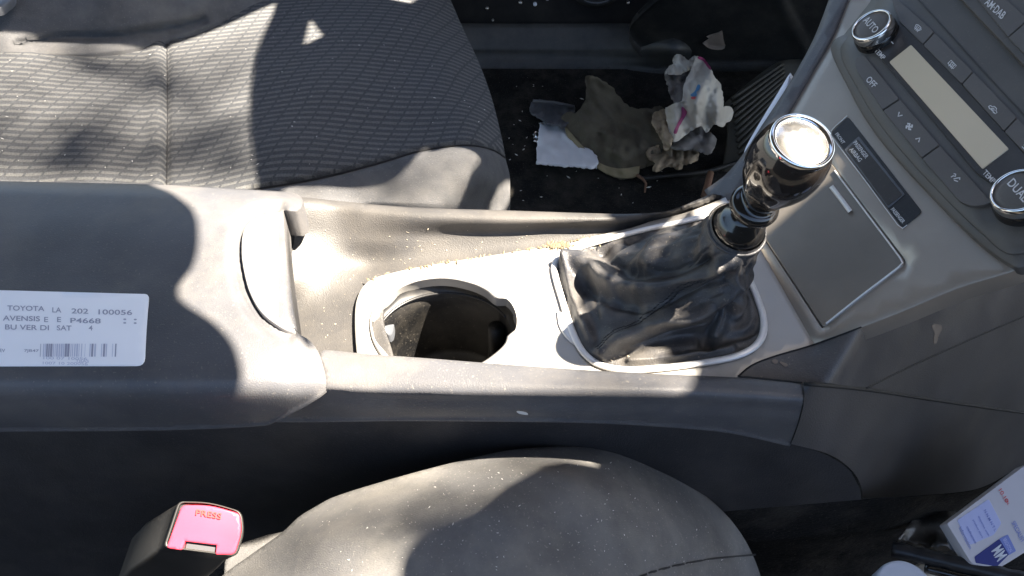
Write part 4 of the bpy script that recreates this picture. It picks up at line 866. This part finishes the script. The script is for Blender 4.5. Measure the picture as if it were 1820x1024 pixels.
class BZ:
    n = np.array((0, 0, 1.0))
    def pos(s, px, py, h): return G.pos(np.atleast_1d(px), np.atleast_1d(py), bz(np.atleast_1d(px), np.atleast_1d(py))+h)
bzm = BZ()
for nme, mm_, ol in (('blue_mark', 'blue_print', [(1227, 169), (1233, 164), (1236, 160), (1241, 150), (1245, 153), (1242, 160), (1238, 163), (1238, 170), (1231, 172)]), ('red_mark', 'red_print', [(1228, 173), (1236, 172), (1235, 176), (1229, 176)]),
                     ('magenta_stain', 'magenta_print', [(1212, 190), (1216, 192), (1221, 200), (1214, 214), (1207, 226), (1202, 238), (1197, 236), (1204, 220), (1211, 205)]), ('magenta_edge', 'magenta_print', [(1240, 102), (1250, 103), (1259, 114), (1264, 124), (1258, 120), (1250, 109)])):
    surf(nme, M[mm_], bzm, ol, .0012, step=3, lip=None, parent=front)
junk('grey_flap', M['bag_grey'], [(1194, 259, 1), (1215, 240), (1235, 226), (1252, 218, 1), (1262, 234), (1273, 247, 1), (1268, 262), (1256, 271), (1243, 265), (1225, 262), (1205, 263)], FZ(1230, 250)+.030, .006, .03, 31, parent=bag)
junk('tan_wrapper', M['tan'], [(1160, 208), (1172, 197), (1190, 198), (1199, 215), (1196, 240), (1186, 262), (1178, 246), (1165, 226)], FZ(1180, 220)+.040, .007, .04, 41, 'tan crumpled paper between the felt scrap and the cream wrapper', 'paper')
junk('tan_wrapper', M['tan'], [(1150, 268), (1165, 259), (1182, 262), (1210, 262), (1238, 265), (1239, 282), (1222, 287), (1205, 297), (1190, 292), (1178, 297), (1162, 300), (1166, 286), (1154, 280)], FZ(1190, 280)+.022, .009, .045, 43, 'flattened tan crumpled paper in front of the cream wrapper', 'paper')
# ribbed rubber mat beside the wrapper
rmat = thing('ribbed_mat', 'ribbed black rubber foot mat leaning under the dashboard', 'floor mat', tuple(G.at(1360, 190, -.3)))
mz = RBF([(1270, 270, -.275), (1390, 108, -.20), (1450, 104, -.20), (1330, 285, -.27), (1300, 180, -.235), (1400, 180, -.235)])
surf('mat_sheet', M['rubber'], G, [(1290, 182, 1), (1340, 140), (1385, 110), (1420, 105), (1470, 104, 1), (1400, 190), (1330, 285, 1), (1285, 300, 1), (1295, 230)], mz, step=9, lip=(.001, .006), parent=rmat)
for k in range(11):
    t = k/10; a = np.array((1300+t*14, 176+t*108)); b = np.array((1392+t*6, 113+t*72)) if k < 9 else np.array((1380-t*10, 210+t*10))
    pts = [a+(b-a)*s for s in np.linspace(0, 1, 8)]
    tube('rib', M['rubber'], [G.at(p[0], p[1], float(mz(np.array([p[0]]), np.array([p[1]]))[0])+.002) for p in pts], .0026, rmat, seg=6)
# loose carpet mat edge and scraps near the console
tube('mat_edge', M['kick'], [G.at(x, y, FZ(x, y)+.008) for x, y in smooth_line([(1140, 318), (1190, 312), (1250, 306), (1300, 292), (1330, 282)], 8)], .003, seg=6, label='raised black carpet mat edge in front of the tan paper', cat='floor mat')
tube('wooden_stick', M['brown'], [G.at(x, y, FZ(x, y)+.02) for x, y in ((1263, 307), (1258, 328), (1251, 350))], .0042, seg=8, label='short brown stick by the console edge under the gear knob', cat='stick')
junk('orange_scrap', M['orange'], [(1266, 335), (1276, 330), (1281, 338), (1274, 345), (1266, 344)], FZ(1270, 340)+.02, .004, .1, 51, 'tiny orange scrap beside the brown stick', 'scrap', step=3)
junk('crumpled_foil', M['chrome'], [(949, 238), (955, 234), (960, 240), (958, 248), (952, 250)], FZ(955, 240)+.006, .004, .2, 52, 'tiny shiny foil ball left of the white paper', 'foil', step=2.5)

# ================================================================== DRIVER FOOTWELL
tun = RBF([(1200, 905, -.115), (1290, 905, -.110), (1530, 886, -.110), (1640, 880, -.12), (1740, 868, -.13), (1900, 840, -.14), (1290, 960, -.20), (1530, 950, -.20), (1700, 940, -.24), (1900, 900, -.24), (1300, 1090, -.30), (1700, 1090, -.31), (1950, 1090, -.32)])
tc2 = surf('carpet', M['carpet'], G, [(1180, 912, 1), (1290, 905), (1420, 897), (1530, 888), (1640, 880), (1740, 868), (1820, 828), (1960, 780, 1), (1960, 1100, 1), (1180, 1100, 1)], lambda x, y: tun(x, y)+.002*np.sin(x*.05)*np.sin(y*.07), step=10, lip=(.002, .05), kind='structure')
lf = thing('medicine_box', 'white glossy carton with blue lettering and a navy logo square', 'carton', tuple(P(1760, 930, -.2)))
ln = Vector((-.12, -.35, .93)).normalized(); LP = Plane(P(1760, 920, -.095), ln)
lf_px = [(1684, 931, 2), (1822, 828, 2), (1960, 900, 2), (1718, 1052, 2)]
lf_px = [(1684, 931, 2), (1824, 826, 2), (1905, 930, 2), (1776, 1009, 6), (1728, 1002, 6)]
cf = plate('carton', M['leaflet'], LP, lf_px, 0, lf, depth=.012, bev=.0006, r=2, lipo=1.0)
T_ = (.46, .89); V_ = (.80, -.60)
plate('text_panel', M['pale_blue'], LP, [(1702, 925), (1757, 888), (1779, 930), (1766, 950), (1724, 968)], .0002, cf, depth=.0001, bev=.00005, r=3)
for s_, c_, L, H in (('Information', (1716, 956), 42, 6), ('medicament', (1727, 951), 34, 4.5), ('product store', (1738, 940), 36, 4.5), ('dispense with', (1748, 935), 40, 4.5), ('N N M N T L', (1760, 925), 42, 5)):
    textpix(s_, M['blue_text'], LP, c_, T_, L, H, .0005, cf, vy=V_)
textpix('10.10', M['red_print'], LP, (1784, 881), (.5, .86), 26, 7, .0004, cf, vy=V_)
textpix('U.N.', M['red_print'], LP, (1790, 892), (.5, .86), 12, 5, .0004, cf, vy=V_)
plate('logo_square', M['navy'], LP, [(1776, 959), (1793, 985), (1772, 1006), (1735, 1000), (1733, 990)], .0003, cf, depth=.0001, bev=.00005, r=1)
plate('logo_tab', M['blue_text'], LP, [(1777, 958), (1791, 951), (1805, 979), (1793, 986)], .0003, cf, depth=.0001, bev=.00005, r=1)
textpix('MM', M['paper'], LP, (1776, 983), (.5, .86), 22, 22, .0006, cf, vy=V_)
textpix('BRIGHTON', M['pale_blue'], LP, (1791, 969), (.46, .89), 26, 7, .0006, cf, vy=V_)
textpix('SPECIALIST', M['blue_text'], LP, (1810, 945), (.46, .89), 40, 8, .0006, cf, vy=V_)
plate('carton_end', M['grey_plastic'], Plane(P(1700, 960, -.115), (-.5, -.5, .7)), [(1682, 934), (1726, 1000), (1712, 998), (1690, 975), (1679, 950)], 0, cf, depth=.002)
rod = thing('umbrella', 'black ribbed umbrella shaft lying across the driver footwell', 'umbrella', tuple(P(1700, 1000, -.15)))
A_, B_ = P(1586, 976, -.13), P(1860, 1040, -.10)
rp = [A_.lerp(B_, t) for t in np.linspace(0, 1, 30)]
tube('shaft', M['black_plastic'], rp, [.0045+.0006*(1 if (i % 6) < 4 else 0) for i in range(30)], rod, seg=14)
tube('shaft_rod', M['black_gloss'], [p+Vector((0, -.007, -.002)) for p in rp[6:]], .0032, rod, seg=10)
fo = junk('dark_film', M['film'], [(1597, 958, 1), (1625, 918), (1650, 882), (1690, 878), (1740, 872), (1800, 845), (1700, 925), (1690, 975), (1640, 966)], -.165, .010, .012, 61, 'crumpled dark plastic bag beside the white carton', 'plastic bag', step=6)
wc = P(1612, 1046, -.12)
wcup = thing('plastic_tub', 'white plastic lid at the bottom edge below the umbrella', 'lid', tuple(wc-Vector((0, 0, .05))))
lathe('lid', M['white_plastic'], wc, (0, -.1, 1), [(.0175, -.05), (.018, -.004), (.0175, -.001), (.016, 0), (.0145, -.0008), (.013, 0), (0, .0)], wcup, seg=64)
lathe('cream_jar', M['cream'], P(1672, 1052, -.145), (.1, -.1, 1), [(.02, -.05), (.0205, -.003), (.019, 0), (.012, .001), (0, .001)], None, seg=48, label='cream jar top right of the white lid at the bottom edge', cat='jar')
# paper fragments seen over the driver's carpet none

# ================================================================== LOOSE DIRT
def bits(name, m, spots, zf, size, label, cat, up=(0, 0, 1), n=None, elong=2.0, lift=.0006):
    V = []; Fs = []
    for x, y in spots:
        c = np.array(zf(x, y)); s = size*random.uniform(.5, 1.5); a = random.uniform(0, 6.28)
        e1 = np.array([math.cos(a), math.sin(a), random.uniform(-.2, .2)])*s*random.uniform(1, elong); e2 = np.array([-math.sin(a), math.cos(a), 0])*s*.6; e3 = np.array([0, 0, s*.5])
        b = len(V); c = c+np.array([0, 0, lift]); V += [c+e1, c+e2, c-e1, c-e2, c+e3]
        Fs += [[b, b+1, b+4], [b+1, b+2, b+4], [b+2, b+3, b+4], [b+3, b, b+4]]
    return link(name, V, Fs, m, None, smooth=False, label=label, cat=cat, kind='stuff')
def inpoly(pl, n):
    pl = np.array(pl, float); lo, hi = pl.min(0), pl.max(0); out = []
    while len(out) < n:
        q = rng.uniform(lo, hi, (n*3, 2)); out += [tuple(p) for p in q[inside(q, pl)]]
    return out[:n]
sz1 = lambda zf: (lambda x, y: G.pos([x], [y], zf(np.array([x]), np.array([y])))[0])
bits('lint', M['lint'], inpoly([(0, 100), (290, 75), (500, 10), (780, 10), (880, 230), (600, 300), (300, 325), (0, 320)], 90), sz1(seat_z), .00055, 'pale lint specks on the patterned passenger cushion', 'lint', elong=2.5)
bits('lint', M['lint'], inpoly([(520, 950), (680, 870), (900, 812), (1080, 806), (1220, 875), (1320, 1010), (600, 1020)], 130), sz1(dsz), .00030, 'fine pale lint specks on the grey driver seat cloth', 'lint', elong=2.5, lift=.0002)
bits('crumbs', M['lint'], inpoly([(880, 130), (1040, 130), (1200, 300), (1240, 360), (920, 365)], 60), sz1(fz), .0016, 'scattered pale crumbs on the black footwell carpet', 'crumbs')
line = smooth_line([(655, 497), (700, 484), (780, 469), (900, 449), (980, 436), (1050, 421)], 3)
sp = [(p[0]+random.gauss(0, 3), p[1]+abs(random.gauss(0, 2.2))-1) for p in line for _ in range(2) if random.random() < .22]
bits('leaf_litter', M['leaf'], sp+[(random.gauss(992, 10), random.gauss(437, 3)) for _ in range(130)]+[(random.gauss(1030, 12), random.gauss(440, 3)) for _ in range(25)], sz1(lambda x, y: pan_z(x, y)), .0010, 'dry leaf crumbs along the far edge of the silver panel', 'leaf litter', elong=1.8)
bits('dust_crumbs', M['crumb'], inpoly([(560, 400), (640, 430), (635, 610), (560, 600)], 30)+inpoly([(640, 410), (1000, 400), (900, 440), (660, 480)], 40), sz1(tray), .0004, 'dust specks in the grey console tray', 'dust', elong=2, lift=.0003)
bits('boot_dust', M['crumb'], [(random.gauss(1120, 40), random.gauss(634, 4)) for _ in range(26)]+[(random.gauss(1015, 10), random.gauss(452, 3)) for _ in range(30)], sz1(lambda x, y: pan_z(x, y)+.002), .0006, 'sandy dust in the corners of the leather boot', 'dust')
for q_, l_ in (([(1372, 641), (1380, 639), (1383, 644), (1377, 647)], 'left of two small dried tan smears on the dark side trim'), ([(1386, 643), (1392, 644), (1400, 648), (1397, 652), (1391, 649)], 'right of two small dried tan smears on the dark side trim')):
    surf('tan_smear', M['scuff'], G, q_, lambda x, y: trf(x, y)+.0005, step=4, lip=None, label=l_, cat='smear')
surf('tan_stain', M['scuff'], G, [(1656, 580), (1661, 576), (1668, 577), (1675, 581), (1672, 590), (1668, 597), (1666, 606), (1661, 612), (1659, 604), (1661, 592)], lambda x, y: trf(x, y)+.0006, step=5, lip=None, label='dried tan stain on the dark side trim of the dashboard', cat='stain')
surf('paper_fleck', M['lint'], G, [(918, 732), (926, 731), (939, 736), (930, 737)], lambda x, y: nrf(x, y)+.0012, step=4, lip=None, label='small pale fleck on the driver side of the console rail', cat='fleck')
#GOBO
# ================================================================== ADDED SUN MASK, UNSEEN ABOVE THE CAMERA (holes shape the sun patches)
bpy.context.view_layer.update()
dg = bpy.context.evaluated_depsgraph_get(); dg.update()
MASK_Z = .62
def gobo_poly(pl, step=7, zf=None):
    if zf is not None:
        pts = closed(pl, step); zz = zf(pts[:, 0], pts[:, 1]) if callable(zf) else zf; w = G.pos(pts[:, 0], pts[:, 1], zz); t = (MASK_Z-w[:, 2])/SUN.z
        return (w+np.array(SUN)*t[:, None])[:, :2]
    pts = closed(pl, step); out = []
    for x, y in pts:
        d = rays(x, y)[0]; d = d/np.linalg.norm(d)
        ok, loc, *_ = scene.ray_cast(dg, CAM, Vector(d))
        if not ok: continue
        t = (MASK_Z-loc.z)/SUN.z; q = loc+SUN*t; out.append((q.x, q.y))
    return np.array(out)
LIT = [
 # passenger seat, rear half
 [(-300, 100), (0, 100), (150, 99), (290, 78), (400, 42), (490, 6, 1), (487, 20), (465, 70), (452, 120), (446, 180), (449, 250), (458, 310), (462, 345, 1), (300, 352), (0, 350), (-300, 345)], -.06,
 [(552, 34, 1), (574, 64, 1), (541, 80, 1)], [(680, -4, 1), (744, -4, 1), (730, 6, 1)],
 [(735, 283), (758, 262), (765, 270), (810, 262), (852, 280), (838, 306), (824, 340), (812, 368, 1), (700, 364), (560, 356), (500, 346), (560, 334), (640, 336), (705, 318)],
 [(884, 338, 1), (906, 326), (897, 372), (868, 372, 1)],
 # armrest
 [(270, 322), (330, 330), (460, 338), (536, 345), (545, 352), (525, 376, 1), (516, 480), (530, 595), (570, 640), (582, 690), (570, 706, 1), (500, 712), (432, 705), (431, 660), (415, 610), (380, 572), (325, 535), (318, 512), (345, 470), (354, 420), (345, 375), (310, 345)], armr,
 # tray, rails and silver panel up to the boot
 [(525, 346, 1), (545, 346), (700, 362), (900, 370), (1000, 374), (1082, 375, 1), (1072, 410, 1), (900, 425), (700, 425), (520, 395, 1)], .024,
 [(525, 378, 1), (700, 386), (900, 392), (1077, 392, 1), (1054, 424, 1), (980, 444), (800, 480), (650, 520), (640, 600), (640, 650, 1), (545, 630), (500, 560), (490, 450)], tray,
 [(600, 500), (700, 460), (900, 430), (1056, 400, 1), (1100, 424), (1092, 452), (1084, 478), (1086, 498, 1), (1060, 482), (1030, 478), (1024, 492), (1032, 525, 1), (1020, 548), (1024, 570), (1045, 600), (1075, 628), (1120, 645), (1240, 655, 1), (1228, 690, 1), (1000, 700), (620, 700), (590, 600)], pan_z,
 [(540, 600, 1), (700, 615), (900, 632), (1060, 646), (1236, 656, 1), (1222, 690), (1204, 716, 1), (1000, 705), (800, 702), (600, 700), (560, 697, 1)], .037,
 [(1062, 630), (1110, 604), (1160, 577), (1216, 556), (1202, 576), (1150, 604), (1112, 628)], None, [(1070, 640), (1120, 627), (1184, 621), (1180, 652, 1), (1100, 655)], None,
 # patches on the boot, collar, knob
 [(1172, 442), (1158, 466), (1162, 442), (1186, 416), (1206, 410), (1202, 422), (1188, 432)],
 [(1252, 498), (1290, 470), (1320, 452), (1352, 432), (1352, 448), (1320, 474), (1280, 496)],
 [(1368, 222), (1392, 208), (1430, 207), (1470, 235), (1484, 275), (1482, 320), (1440, 302), (1400, 282), (1378, 252)],
 [(1386, 355, 1), (1400, 360), (1398, 385), (1380, 385, 1)], [(1232, 376), (1262, 362), (1300, 366), (1280, 380)],
 # buckle and driver seat
 [(312, 880), (450, 880), (440, 1000), (282, 985)], .012,
 [(400, 1060), (400, 980), (480, 935), (592, 872), (790, 815), (900, 790), (1000, 783), (1060, 790), (960, 832), (905, 860), (850, 905), (770, 940), (720, 985), (690, 1060)], dsz,
]
polys = []
for i, p in enumerate(LIT):
    if not isinstance(p, list): continue
    zf = LIT[i+1] if i+1 < len(LIT) and not isinstance(LIT[i+1], list) else None
    q = gobo_poly(p, zf=zf)
    if len(q) > 2: polys.append(q)
xr, yr = (-1.4, 1.9), (-.52, .95)
outer = [(xr[0], yr[0]), (xr[1], yr[0]), (xr[1], yr[1]), (xr[0], yr[1])]
pts = list(outer); ed = [(0, 1), (1, 2), (2, 3), (3, 0)]
for q in polys:
    b = len(pts); n = len(q); pts += [tuple(p) for p in q]; ed += [(b+i, b+(i+1) % n) for i in range(n)]
res = delaunay_2d_cdt([Vector(p) for p in pts], ed, [], 0, 1e-6)
V2 = np.array([tuple(v) for v in res[0]]); Fc = np.array([list(f) for f in res[2]]); cen = V2[Fc].mean(1)
keep = np.ones(len(Fc), bool)
for q in polys: keep &= ~inside(cen, q)
Fc = Fc[keep]; nV = len(V2)
V3 = [(x, y, MASK_Z) for x, y in V2]+[(x, y, MASK_Z+.001) for x, y in V2]
link('sun_mask_sheet', V3, [list(f) for f in Fc]+[list(f[::-1]+nV) for f in Fc], M['mask_grey'], None, smooth=False, kind='structure')  # added sheet with openings cut for the sunlight, not a whole roof
# loose leaves added out of view, placed to mottle the sun patches
V = []; Fs = []
def leaves(pl, n, z, dist, size):
    for x, y in inpoly(pl, n):
        q = np.array(P(x, y, z))+np.array(SUN)*(dist+random.uniform(-.06, .06)); s = size*random.uniform(.6, 1.4)
        e = rng.normal(size=3); e[2] *= .5; e /= np.linalg.norm(e); f = np.cross(e, rng.normal(size=3)); f /= np.linalg.norm(f)
        b = len(V); V.extend([q-e*s, q+f*s*.35-e*s*.2, q+f*s*.3+e*s*.4, q+e*s, q-f*s*.3+e*s*.4, q-f*s*.35-e*s*.2]); Fs.append([b, b+1, b+2, b+3, b+4, b+5])
leaves([(-100, 100), (460, 60), (460, 320), (-100, 320)], 230, -.06, 6.0, .022)
leaves([(470, 250), (900, 230), (910, 380), (470, 370)], 90, -.08, 6.0, .022)
leaves([(-100, 170), (240, 120), (280, 310), (-100, 320)], 60, -.06, 6.0, .022)
leaves([(400, 930), (700, 850), (960, 790), (1000, 900), (800, 1060), (400, 1060)], 42, -.02, 6.0, .020)
leaves([(860, 780), (1080, 780), (1080, 860), (900, 860)], 22, -.02, 6.0, .022)
leaves([(720, 930), (960, 850), (960, 1050), (650, 1060)], 45, -.02, 6.0, .022)
link('shade_leaves', V, Fs, M['leaf_green'], None, smooth=False, kind='stuff', label='loose leaves added outside the frame to mottle the sunlight', cat='added leaves')
